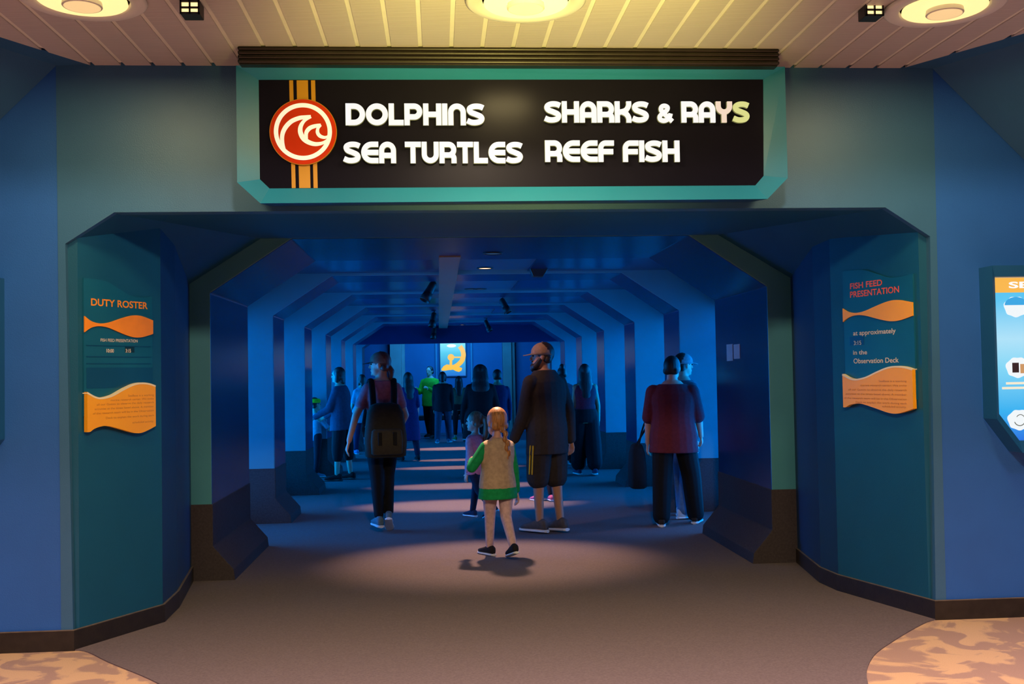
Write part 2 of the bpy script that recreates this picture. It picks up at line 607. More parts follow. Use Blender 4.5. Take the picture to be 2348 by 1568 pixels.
# bays: ceilings with a tray, side walls, aquarium windows
bays = [(Y1B, RIBS[0][0])] + [(RIBS[k][0] + RIBS[k][1], RIBS[k + 1][0]) for k in range(5)]
bmC, bmT = bmesh.new(), bmesh.new()
TX0, TX1, BZ, TZ = 0.03, 0.95, HT + 0.030, HT + 0.048
wn = 0
for k, (ya, yb) in enumerate(bays):
    ya0, yb0 = ya - 0.01, yb + 0.01
    box(bmC, XC - WO - .05, TX0, ya0, yb0, BZ, BZ + .05)
    box(bmC, TX1, XC + WO + .05, ya0, yb0, BZ, BZ + .05)
    box(bmT, TX0 - .02, TX1 + .02, ya0, yb0, TZ, TZ + .03)
    for s, nm in ((-1, 'left'), (1, 'right')):
        wn += 1
        X = XC + s * WO
        bm = bmesh.new()
        box(bm, min(X, X + s * .02), max(X, X + s * .02), ya + .0, yb, 0.10, 2.16)
        g = struct(build('window_%d' % wn, bm, M['glass']), 'tall blue glowing aquarium window in the %s bay on the %s' % (['first', 'second', 'third', 'fourth', 'fifth', 'sixth'][k], nm), 'window')
        bm = bmesh.new()
        box(bm, min(X + s * .06, X + s * .10), max(X + s * .06, X + s * .10), ya - .05, yb + .05, 0.05, 2.25)
        build('lit_water', bm, M['water'], g)
struct(build('ceiling_corridor', bmC, M['corrceil']), 'dark blue semi gloss ceiling between the corridor arches', 'ceiling')
struct(build('ceiling_tray', bmT, M['tray']), 'lighter blue recessed tray along the corridor ceiling', 'ceiling')
bm = bmesh.new()  # raised strip, its brown colour stands in for a warm ceiling reflection
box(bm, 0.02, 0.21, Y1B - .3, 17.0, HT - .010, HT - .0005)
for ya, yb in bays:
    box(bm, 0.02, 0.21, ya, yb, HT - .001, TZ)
struct(build('ceiling_reflection_strip', bm, paint('warm_reflection_paint', (.30, .15, .11), .4, .05, 3)), 'warm reflection painted as a pale brown strip along the corridor ceiling left of the lit downlights', 'painted reflection')
for s, nm in ((-1, 'left'), (1, 'right')):
    bm = bmesh.new()
    X = XC + s * WO
    box(bm, min(X, X + s * .14), max(X, X + s * .14), Y1, 17.4, 0.0, 0.10)
    box(bm, min(X, X + s * .14), max(X, X + s * .14), Y1, 17.4, 2.16, ROOF)
    box(bm, min(X + s * .14, X + s * .18), max(X + s * .14, X + s * .18), Y1 - .1, 17.6, 0.0, ROOF)
    struct(build('wall_corridor_' + nm, bm, M['ribdark']), 'blue corridor wall above and below the windows on the ' + nm)
bm = bmesh.new()
box(bm, XC - 2.9, XC + 2.9, -.02 + .12, 18.2, ROOF, ROOF + .08)
struct(build('ceiling_roof', bm, M['dark']))

# end of the corridor and the observation room behind it
bm = bmesh.new()
box(bm, XC - 2.3, XC + 2.3, 17.05, 17.38, 2.21, 2.60)
struct(build('trim_1', bm, paint('header_blue_paint', (0.006, 0.03, 0.10), 0.8, 0.05, 3, spec=0.1)), 'deep blue header beam across the far end of the corridor', 'beam')
bm = bmesh.new()
box(bm, XC - 4.2, XC + 4.2, 21.0, 21.15, 0, 3.2)
struct(build('wall_back', bm, paint('end_wall_blue', (0.02, 0.14, 0.32), 0.5, 0.05, 3)), 'blue wall at the far end of the observation room')
bm = bmesh.new()
for s in (-1, 1):
    box(bm, XC + s * 4.2 - .05, XC + s * 4.2 + .05, 18.1, 21.1, 0, 3.2)
    box(bm, min(XC + s * 2.6, XC + s * 4.2), max(XC + s * 2.6, XC + s * 4.2), 18.1, 18.2, 0, 3.2)
box(bm, XC - 4.2, XC + 4.2, 18.1, 21.1, 3.15, 3.25)
box(bm, XC - 4.2, XC + 4.2, 18.12, 18.2, 2.8, 3.2)
struct(build('wall_observation_room', bm, M['jambdark']), 'dark blue side walls and ceiling of the observation room')
for (xa, xb, rgb, lab) in ((-1.24, -0.95, (0.42, 0.36, 0.34), 'pale grey pilaster at far end left of the lit poster'),
                           (1.66, 1.89, (0.20, 0.22, 0.21), 'grey pilaster at far end right of the lit poster')):
    bm = bmesh.new()
    box(bm, xa, xb, 20.72, 21.02, 0, 3.15)
    box(bm, xb + .0 if xa < 0 else xb, xb + .09, 20.8, 21.02, 0, 3.15)
    struct(build('trim_pilaster', bm, paint('pilaster_paint', rgb, 0.5, 0.15, 2), bevel=0.01), lab, 'pilaster')
for xa in (-0.07, 0.84):
    bm = bmesh.new()
    box(bm, xa, xa + .035, 20.93, 21.0, 1.3, 3.1)
    struct(build('trim_strip', bm, paint('strip_metal', (0.10, 0.30, 0.42), 0.35, 0.05, 3)), 'thin pale blue strip on the far wall %s of the lit poster' % ('left' if xa < 0 else 'right'), 'trim')

# slatted metal ceiling of the hall
bm = bmesh.new()
edge = [(XC - 2.384, 0.0), (XC + 2.384, 0.0), (XC + 2.384 + 0.345 * 6, -0.60 * 6), (XC - 2.384 - 0.345 * 6, -0.55 * 6)]


def xclip(y):
    t = -y / 0.575
    return XC - 2.384 - 0.345 * t, XC + 2.384 + 0.345 * t


x = -0.919 - 0.1695 * 16
bmS = bmesh.new()
while x < 5.2:
    xa, xb = x + 0.012, x + 0.1695 - 0.012
    # far end of the slat where the slanted edge cuts it
    def yend(q):
        if q < XC - 2.384: return -(XC - 2.384 - q) / 0.345 * 0.575
        if q > XC + 2.384: return -(q - XC - 2.384) / 0.345 * 0.575
        return 0.0
    ya, yb = yend(xa), yend(xb)
    if min(ya, yb) > -2.35:
        prism(bm, [(xa, -2.35, CEIL), (xb, -2.35, CEIL), (xb, yb, CEIL), (xa, ya, CEIL)], (0, 0, 0.016))
        yc, yd = yend(xb), yend(xb + .024)
        prism(bmS, [(xb - .001, -2.35, CEIL + .006), (xb + .025, -2.35, CEIL + .006), (xb + .025, yd - .04, CEIL + .006), (xb - .001, yc - .04, CEIL + .006)], (0, 0, 0.008))
    x += 0.1695
ob = struct(build('ceiling', bm, M['slats']), 'pale ribbed metal slat ceiling of the front hall', 'ceiling')
build('seam_strips', bmS, paint('pale_seam_metal', (.86, .82, .70), .4, .03, 10), ob)
bm = bmesh.new()
box(bm, XC - 4.6, XC + 4.6, -2.35, 0.0, CEIL + .018, CEIL + .06)
struct(build('ceiling_backing', bm, M['dark']))

# ------------------------------------------------------------------ sign over the entrance
YF, YP = -0.30, -0.225
sign = thing('illuminated_sign', 'long illuminated black sign in teal frame listing sea animals over the corridor', 'sign', (0.45, 0, 2.5))
sign_off = Vector((-0.45, 0, -2.5))


def sbuild(name, bm, mat, par, **k):
    bmesh.ops.translate(bm, verts=bm.verts[:], vec=sign_off)
    return build(name, bm, mat, par, **k)


outer = [at(540, 150, 1, YF), at(1803, 153, 1, YF), at(1803, 408, 1, YF), at(1760, 456, 1, YF), at(597, 466, 1, YF), at(545, 418, 1, YF)]
inner = [at(593, 183, 1, YP), at(1750, 182, 1, YP), at(1751, 403, 1, YP), at(1732, 425, 1, YP), at(618, 432, 1, YP), at(596, 411, 1, YP)]
outer[0].x = outer[5].x = (outer[0].x + outer[5].x) / 2
outer[1].x = outer[2].x = (outer[1].x + outer[2].x) / 2
bm = bmesh.new()
vo = [bm.verts.new(p) for p in outer]
vi = [bm.verts.new(p) for p in inner]
for i in range(6):
    j = (i + 1) % 6
    bm.faces.new([vo[i], vo[j], vi[j], vi[i]])
lip = [bm.verts.new(p + Vector((0, 0.012, 0))) for p in outer]
for i in range(6):
    j = (i + 1) % 6
    bm.faces.new([vo[i], lip[i], lip[j], vo[j]])
sbuild('frame', bm, M['frame'], sign)
bm = bmesh.new()
cen = sum(outer, Vector()) / 6
back = [Vector((p.x + (cen.x - p.x) * 0.02, -0.002, p.z + (0.03 if p.z < 2.8 else 0.0))) for p in outer]
loft(bm, [[p + Vector((0, 0.012, 0)) for p in outer], back])
bm.faces.ensure_lookup_table()
bmesh.ops.delete(bm, geom=[f for f in bm.faces if len(f.verts) == 6 and abs(f.calc_center_median().y - (YF + .012)) < 1e-3], context='FACES_ONLY')
sbuild('housing', bm, M['framedark'], sign)
bm = bmesh.new()
prism(bm, [p + Vector((0, 0.002, 0)) for p in inner], (0, 0.01, 0))
sbuild('panel', bm, M['panel'], sign)
pcx = XC
# yellow band with its stripes behind the emblem
PX = lambda x, y, d=0.0: at(x, y, 1, YP - d)
for a0, a1 in ((663, 672), (680, 706), (713, 722.5)):
    bm = bmesh.new()
    prism(bm, [PX(a0, 184, .002), PX(a1, 184, .002), PX(a1 + 6, 431, .002), PX(a0 + 6, 431, .002)], (0, .003, 0))
    sbuild('yellow_stripe', bm, M['yellow'], sign)
ec = PX(695.3, 302.5, .012)
pxm = (PX(796, 302, .012) - PX(696, 302, .012)).length / 100      # metres per pixel on the panel
rt_ax = EX
bm = bmesh.new()


def disc(bm, c, r, y0, y1, n=72):
    loft(bm, [[Vector((c.x + r * math.cos(2 * math.pi * i / n), y, c.z + r * math.sin(2 * math.pi * i / n))) for i in range(n)] for y in (y0, y1)])


disc(bm, ec, 77 * pxm, YP - .001, YP - .014)
emb = sbuild('emblem', bm, M['yellow'], sign)
bm = bmesh.new()
disc(bm, ec, 75.6 * pxm, YP - .005, YP - .016)
sbuild('red_disc', bm, M['red'], emb)
bm = bmesh.new()
o_ = Vector((ec.x, YP - .016, ec.z))
sc = pxm / 3.354


def em(pts):
    return [((x - 521) * sc, -(y - 711) * sc) for x, y in pts]


circ = [(520 + 206 * math.cos(2 * math.pi * i / 80), 710 + 206 * math.sin(2 * math.pi * i / 80)) for i in range(80)]
ribbon(bm, em(circ), 33 * sc, o_, EX, EZ, -EY, .0030, closed=True)


def taper(bm, pts, w0, w1, d):
    """a stroke whose width runs from w0 through w1"""
    P = catmull(pts, 6)
    n = len(P)
    ws = [(w0 + (w1 - w0) * math.sin(math.pi * i / (n - 1))) * sc for i in range(n)]
    ribbon(bm, em([(p.x, p.y) for p in P]), ws, o_, EX, EZ, -EY, d)


taper(bm, [(378, 868), (362, 800), (362, 735), (385, 680), (430, 632), (490, 605), (535, 598), (582, 594)], 26, 34, .0031)
taper(bm, [(584, 596), (535, 622), (505, 665), (500, 712), (520, 760), (560, 792), (615, 808), (672, 798), (716, 768)], 14, 38, .0032)
taper(bm, [(545, 770), (545, 720), (570, 685), (610, 668), (658, 660)], 24, 32, .0033)
taper(bm, [(660, 660), (636, 684), (632, 718), (652, 746), (690, 756), (722, 740)], 12, 28, .0034)
taper(bm, [(395, 868), (440, 905), (520, 918), (600, 902), (655, 865), (700, 800)], 18, 26, .0035)
sbuild('white_wave', bm, glow('white_added_glow', (1.0, .93, .85), .42, (.8, .78, .74)), emb)  # slight glow added to brighten the white wave

# lettering of the sign, drawn as strokes
T = 0.240
HB = T / 2


def arc(cx, cy, r, a0, a1, n=14, ry=None):
    ry = ry or r
    return [(cx + r * math.cos(R(a0 + (a1 - a0) * i / n)), cy + ry * math.sin(R(a0 + (a1 - a0) * i / n))) for i in range(n + 1)]


def glyph(ch):
    h = HB
    if ch == 'D':
        w = .88
        return w, [([(h, h), (h, 1 - h), (w - .5, 1 - h)] + arc(w - .5, .5, .5 - h, 90, -90)[1:] + [(h, h)], 0), ([(h, 0), (h, 1)], 0)]
    if ch == 'O':
        return 1.0, [(arc(.5, .5, .5 - h, 0, 360, 40)[:-1], 1)]
    if ch == 'L':
        return .68, [([(h, 1), (h, h), (.68, h)], 0)]
    if ch in 'PR':
        w = .82
        s = [([(h, 0), (h, 1 - h), (w - .375, 1 - h)] + arc(w - .375, .63, .25, 90, -90)[1:] + [(h, .38)], 0)]
        if ch == 'R':
            s.append(([(w - .42, .38)] + arc(w - h - .16, .22, .16, 90, 0, 6) + [(w - h, 0)], 0))
        return w, s
    if ch == 'H':
        w = .83
        return w, [([(h, 0), (h, 1)], 0), ([(w - h, 0), (w - h, 1)], 0), ([(h, .5), (w - h, .5)], 0)]
    if ch == 'I':
        return T, [([(h, 0), (h, 1)], 0)]
    if ch in 'NA':
        w = .81
        r = w / 2 - h
        s = [([(h, 0), (h, 1 - h - r)] + arc(w / 2, 1 - h - r, r, 180, 0)[1:] + [(w - h, 0)], 0)]
        if ch == 'A':
            s.append(([(h, .36), (w - h, .36)], 0))
        return w, s
    if ch == 'S':
        w = .82
        p = [(w - .05, .80), (w * .72, .868), (w * .42, .872), (h + .05, .80), (h + .015, .70), (h + .09, .59), (w * .5, .51), (w - h - .07, .41),
             (w - h - .005, .30), (w - h - .07, .18), (w * .55, .125), (w * .28, .13), (.03, .21)]
        return w, [([(q.x, q.y) for q in catmull(p, 4)], 0)]
    if ch == 'E':
        w = .82
        return w, [([(w, 1 - h), (.5, 1 - h)] + arc(.5, .5, .5 - h, 90, 270)[1:] + [(w, h)], 0), ([(h + .05, .5), (w, .5)], 0)]
    if ch == 'T':
        w = .78
        return w, [([(0, 1 - h), (w, 1 - h)], 0), ([(w / 2, 0), (w / 2, 1 - h)], 0)]
    if ch == 'U':
        w = .82
        r = w / 2 - h
        return w, [([(h, 1), (h, h + r)] + arc(w / 2, h + r, r, 180, 360)[1:] + [(w - h, 1)], 0)]
    if ch == 'K':
        w = .80
        a = catmull([(w - h, 1), (w - h - .01, .78), (w - .30, .56), (h, .47)], 6)
        b = catmull([(w - .42, .50), (w - .24, .40), (w - h - .01, .22), (w - h, 0)], 6)
        return w, [([(h, 0), (h, 1)], 0), ([(q.x, q.y) for q in a], 0), ([(q.x, q.y) for q in b], 0)]
    if ch == 'F':
        w = .76
        return w, [([(w, 1 - h), (h + .24, 1 - h)] + arc(h + .24, 1 - h - .24, .24, 90, 180)[1:] + [(h, 0)], 0), ([(h, .48), (w - .04, .48)], 0)]
    if ch == 'Y':
        w = .80
        r = w / 2 - h
        return w, [([(h, 1), (h, .50 + r)] + arc(w / 2, .50 + r, r, 180, 360)[1:] + [(w - h, 1)], 0), ([(w / 2, .5), (w / 2, 0)], 0)]
    if ch == '&':
        w = .74
        p = [(w - .02, .05), (w * .52, .36), (w * .25, .58), (w * .27, .74), (w * .47, .79), (w * .66, .72), (w * .62, .58), (w * .36, .45), (w * .15, .30),
             (w * .17, .15), (w * .38, .085), (w * .62, .13), (w * .80, .28), (w * .86, .42)]
        return w, [([(q.x, q.y) for q in catmull(p, 4)], 2)]
    return .36, []


def sign_line(s, x0, x1, ytop, ybot, special={}):
    gap = 0.035
    tot = 0
    for i, ch in enumerate(s):
        tot += glyph(ch)[0] + (gap if i < len(s) - 1 else 0)
    a = PX(x0, ybot, .02)
    hgt = PX(x0, ytop, .02).z - a.z
    b = PX(x1, ybot, .02)
    ax = (b - a) / tot
    azv = EZ * hgt
    cur = 0.0
    for i, ch in enumerate(s):
        w, strokes = glyph(ch)
        if strokes:
            o = a + ax * cur
            bm = bmesh.new()
            for st, cl in strokes:
                t = T * 0.86 if cl == 2 else T
                ribbon(bm, st, t, o, ax, azv, -EY, .012, closed=(cl == 1))
            mt = special.get(i, M['letter'])
            lt = sbuild('letter', bm, mt, sign)
            if i in special:
                lt['label'] = {'Y': 'dimmed peach letter', 'S': 'dimmed lemon letter'}[ch]
            bm = bmesh.new()
            for st, cl in strokes:
                t = T * 0.86 if cl == 2 else T
                ribbon(bm, st, t * 1.14, o + EY * 0.008, ax, azv, -EY, .012, closed=(cl == 1))
            sbuild('letter_edge', bm, M['letter_rim'], lt)
        cur += w + gap


sign_line('DOLPHINS', 793, 1111, 238, 287.5)
sign_line('SEA TURTLES', 788, 1199, 325.5, 374.5)
sign_line('SHARKS & RAYS', 1248, 1718, 233, 281.5, {11: M['letter_peach'], 12: M['letter_lemon']})
sign_line('REEF FISH', 1250, 1558, 322.5, 371.5)

# dark ribbed canopy above the sign
can = thing('ribbed_canopy_trim', 'dark bronze ribbed metal trim between sign and slat ceiling', 'trim', (0.45, -0.2, CEIL))
bm = bmesh.new()
x0, x1 = at(544, 130, 1, -.36).x, at(1788, 130, 1, -.36).x
box(bm, x0 + .01, x1 - .01, -0.345, -0.002, 3.20, CEIL + .004)
bmesh.ops.translate(bm, verts=bm.verts[:], vec=Vector((-0.45, .2, -CEIL)))
build('core', bm, M['canopy'], can)
for k in range(4):
    bm = bmesh.new()
    z = 3.2175 + k * 0.0235
    limb(bm, (x0 + .012, -0.348, z), .0125, (x1 - .012, -0.348, z), .0125, n=12)
    limb(bm, (x0 + .012, -0.348, z), .0125, (x0 + .012, -0.01, z), .0125, n=12)
    limb(bm, (x1 - .012, -0.348, z), .0125, (x1 - .012, -0.01, z), .0125, n=12)
    bmesh.ops.translate(bm, verts=bm.verts[:], vec=Vector((-0.45, .2, -CEIL)))
    build('rib', bm, M['canopy'], can, smooth=True)


# ------------------------------------------------------------------ ceiling fixtures of the hall
def ring_lamp(x, y, lab):
    t = thing('ring_ceiling_lamp', lab, 'ceiling lamp', (x, y, CEIL), group='round ring lamps on the slat ceiling')
    bm = bmesh.new()
    lathe(bm, [(0.285, 0.0), (0.29, -0.012), (0.275, -0.022), (0.215, -0.018), (0.21, 0.0)])
    build('trim_ring', bm, M['ring_white'], t, smooth=True)
    bm = bmesh.new()
    lathe(bm, [(0.200, -0.008), (0.203, -0.020), (0.198, -0.024), (0.09, -0.024), (0.088, -0.008)])
    build('diffuser', bm, M['ring_glow'], t, smooth=False)
    bm = bmesh.new()
    lathe(bm, [(0.088, -0.020), (0.090, -0.044), (0.086, -0.048)])
    build('core_rim', bm, M['ring_white'], t)
    bm = bmesh.new()
    lathe(bm, [(0.082, -0.030), (0.082, -0.0485)])
    build('core_disc', bm, M['ring_core'], t)
    l = lamp('ring_lamp_light', 'AREA', (x, y, CEIL - 0.06), 22, (1.0, 0.78, 0.36), (x, y, 0), shape='DISK', size=0.36)
    return t


ring_lamp(-1.635, -1.075, 'glowing ring ceiling lamp above the left wall')
ring_lamp(0.445, -1.09, 'glowing ring ceiling lamp above the middle of the sign')
ring_lamp(2.540, -1.06, 'glowing ring ceiling lamp at upper right beside the louvred spotlight')


def louvre_spot(x, y, z, lab):
    t = thing('louvred_spotlight', lab, 'spotlight', (x, y, CEIL), group='louvred spotlights on the slat ceiling')
    w, d, h = .046, .05, .075
    zt = z - CEIL
    bm = bmesh.new()
    box(bm, -w, w, -d + .012, d, zt - h, zt + h)
    build('housing', bm, M['dark'], t, bevel=.004)
    bm = bmesh.new()
    box(bm, -.012, .012, -.012, .012, zt + h, 0.0)
    build('stem', bm, M['dark'], t)
    bm = bmesh.new()
    box(bm, -w, w, -d, -d + .010, zt - h, zt - h + .008)
    box(bm, -w, w, -d, -d + .010, zt + h - .008, zt + h)
    for q in (-w + .004, 0, w - .004):
        box(bm, q - .004, q + .004, -d, -d + .010, zt - h, zt + h)
    for k in range(1, 5):
        zz = zt - h + k * 2 * h / 5
        box(bm, -w, w, -d, -d + .010, zz - .0045, zz + .0045)
    build('louvre', bm, M['dark'], t)
    bm = bmesh.new()
    box(bm, -w + .004, w - .004, -d + .008, -d + .0125, zt - h + .006, zt + h - .006)
    build('lit_reflector', bm, M['louver'], t)
    return t


p = at(440, -2, 1, -1.0)
louvre_spot(p.x, p.y, p.z - .012, 'small black louvred spotlight on ceiling left of the sign')
p = at(1996, 4, 1, -1.0)
louvre_spot(p.x, p.y, p.z - .012, 'small black louvred spotlight on ceiling beside the right ring lamp')


# ------------------------------------------------------------------ two fish shaped notice boards on the jambs
FISH = [(0, 70), (.05, 44), (.1, 26), (.17, 14), (.25, 13), (.35, 26), (.5, 62), (.62, 88), (.72, 101), (.82, 98), (.92, 80), (1.0, 63)]


def notice_board(side, lab):
    P0 = Vector((*LP[side][0], 0))
    P1 = Vector((*LP[side][1], 0))
    d = (P1 - P0).normalized()
    n = Vector((d.y, -d.x, 0))
    if n.x * side > 0: n = -n
    if n.y > 0 and False: n = -n
    def onp(px, py, lift=0.0):
        q0 = P0 + n * lift
        dr = ray(px, py)
        return EYE + dr * ((q0 - EYE).dot(n) / dr.dot(n))
    if side < 0:
        lo, hi = onp(189, 800), onp(346, 800)
        ax = d
        o = Vector((lo.x, lo.y, 0)); wid = (Vector((hi.x, hi.y, 0)) - o).length
        zt, zb = 2.09, 1.30
    else:
        lo, hi = onp(1940, 800), onp(2101, 800)
        ax = -d
        o = Vector((lo.x, lo.y, 0)); wid = (Vector((hi.x, hi.y, 0)) - o).length
        zt, zb = 2.14, 1.30
    t = thing('notice_board', lab, 'sign', o + EZ * 1.2, group='fish shaped notice boards by the entrance')
    off = -(o + EZ * 1.2)
    sg = wid
    def P(u, z, lift):
        return o + ax * (u * wid) + EZ * z + n * lift + off
    def shape(name, poly, l0, l1, mat, par=t):
        bm = bmesh.new()
        prism(bm, [P(u, z, l0) for u, z in poly], n * (l1 - l0))
        return build(name, bm, mat, par)
    # base plate with wavy top
    top = [(q.x, q.y) for q in catmull([(1, zt - .075), (.85, zt - .085), (.68, zt - .08), (.5, zt - .045), (.3, zt - .006), (0, zt)], 4)]
    shape('back_plate', [(0, zb), (1, zb)] + top, 0.001, 0.012, M['plate'])
    # small fish
    zc = 1.826 if side < 0 else 1.850
    k = 0.00066 if side < 0 else 0.00064
    fk = 1.0 * k
    up = [(q.x, q.y) for q in catmull([(u, zc + v * fk) for u, v in FISH], 4)]
    dn = [(q.x, q.y) for q in catmull([(u, zc - v * fk) for u, v in FISH], 4)]
    shape('fish_shape', up + dn[::-1], 0.012, 0.020, M['orange2'] if side < 0 else M['orange'])
    # big lower plaque
    zr = 1.212 if side < 0 else 1.240
    def zz(v): return zr + (1485 - v) * k
    tp = catmull([(0, zz(1140)), (.1, zz(1178)), (.2, zz(1192)), (.35, zz(1172)), (.5, zz(1124)), (.65, zz(1082)), (.77, zz(1068)), (.9, zz(1076)), (1, zz(1098))], 4)
    bt = catmull([(0, zz(1485)), (.04, zz(1483)), (.1, zz(1459)), (.2, zz(1443)), (.3, zz(1446)), (.5, zz(1487)), (.65, zz(1520)), (.77, zz(1528)), (.9, zz(1502)), (1, zz(1474))], 4)
    pl = shape('lower_plaque', [(q.x, q.y) for q in tp] + [(q.x, q.y) for q in reversed(bt)], 0.010, 0.036, M['orange'])
    bm = bmesh.new()
    ribbon(bm, [(q.x * wid, q.y - .005) for q in tp], .010, o + off, ax, EZ, n, .0375)
    build('cream_edge', bm, M['cream'], pl)
    def T2(name, s, x0, x1, yt, yb, mat, bold=0.0, lift=.013, par=t):
        a, b, c = onp(x0, yb), onp(x1, yb), onp(x0, yt)
        return text_part(name, s, mat, par, a + off, ax, EZ, n, (Vector((b.x, b.y, 0)) - Vector((a.x, a.y, 0))).length, c.z - a.z, bold, lift)
    body = ['SeaBase is a working', 'marine research center. We invite', 'all our Guests to observe the daily research',
            'activities at the times listed above. A member', 'of the research team will be in the Observation', 'Deck to explain the work during each', 'scheduled activity.']
    if side < 0:
        T2('heading', 'DUTY ROSTER', 205, 335, 684, 700, M['orange2'], .022)
        T2('subheading', 'FISH FEED PRESENTATION', 227, 312, 776, 783, M['paleink'], .006)
        bm = bmesh.new()
        for z in (1.704, 1.640, 1.60):
            prism(bm, [P(.03, z, .012), P(.97, z, .012), P(.97, z + .004, .012), P(.03, z + .004, .012)], n * .003)
        build('slot_rail', bm, M['plate2'], t)
        shape('blank_slot', [(.03, 1.46), (1.0, 1.46), (1.0, 1.578), (.03, 1.578)], .012, .0135, M['plate2'])
        shape('time_slot', [(.58, 1.668), (.72, 1.668), (.72, 1.702), (.58, 1.702)], .012, .0136, M['slotdark'])
        T2('time', '10:00', 240, 257, 800, 808, M['paleink'], .02, .0145)
        T2('time', '3:15', 284, 296, 800, 808, M['paleink'], .02, .0145)
        for i, (s, fx) in enumerate(zip(body, (283, 243, 211, 206, 202, 232, 293))):
            T2('small_print', s, fx, 342, 905 + i * 10.2, 909.5 + i * 10.2, M['brownink'], 0, .0375, pl)
    else:
        T2('heading', 'FISH FEED', 1953, 2027, 650, 663, M['coral'], .02)
        T2('heading', 'PRESENTATION', 1953, 2066, 669, 682.5, M['coral'], .02)
        T2('message', 'at approximately', 1960, 2058, 758.5, 769, M['paleink'], .014)
        shape('time_slot', [(.085, 1.648), (.30, 1.648), (.30, 1.704), (.085, 1.704)], .012, .0136, M['slotdark'])
        T2('time', '3:15', 1962, 1979, 781.5, 791, M['paleink'], .005, .0145)
        T2('message', 'in the', 1960, 1992, 803, 813, M['paleink'], .014)
        T2('message', 'Observation Deck', 1961, 2065, 822, 833, M['paleink'], .014)
        for i, (s, fx) in enumerate(zip(body, (2026, 1984, 1956, 1950, 1946, 1973, 2034))):
            T2('small_print', s, fx, 2090, 871 + i * 9.6, 875.4 + i * 9.6, M['brownink'], 0, .0375, pl)
    return t


notice_board(-1, 'blue and orange duty roster board with fish shape on the left jamb')
notice_board(1, 'blue and orange fish feed presentation board on the right jamb')

# paper notices on the first arch
for i, (a, b) in enumerate((((1665, 790), (1681, 827)), ((1681, 790), (1697, 822)))):
    q1, q2 = at(a[0], a[1], 0, XC + WR - .004), at(b[0], b[1], 0, XC + WR - .004)
    bm = bmesh.new()
    box(bm, XC + WR - .004, XC + WR - .0005, min(q1.y, q2.y) + .01, max(q1.y, q2.y) - .01, q2.z, q1.z)
    tag(build('paper_notice', bm, M['paper']), ['longer pale paper notice pinned on the first arch, farther from the entrance',
                                               'shorter pale paper notice pinned on the first arch, nearer the entrance'][i], 'notice', 'paper notices on the first arch')


# ------------------------------------------------------------------ wall display cases at the frame's edges
def octo(x0, x1, z0, z1, c):
    return [(x0 + c * .75, z0), (x1 - c * .75, z0), (x1, z0 + c), (x1, z1), (x0, z1), (x0, z0 + c)]


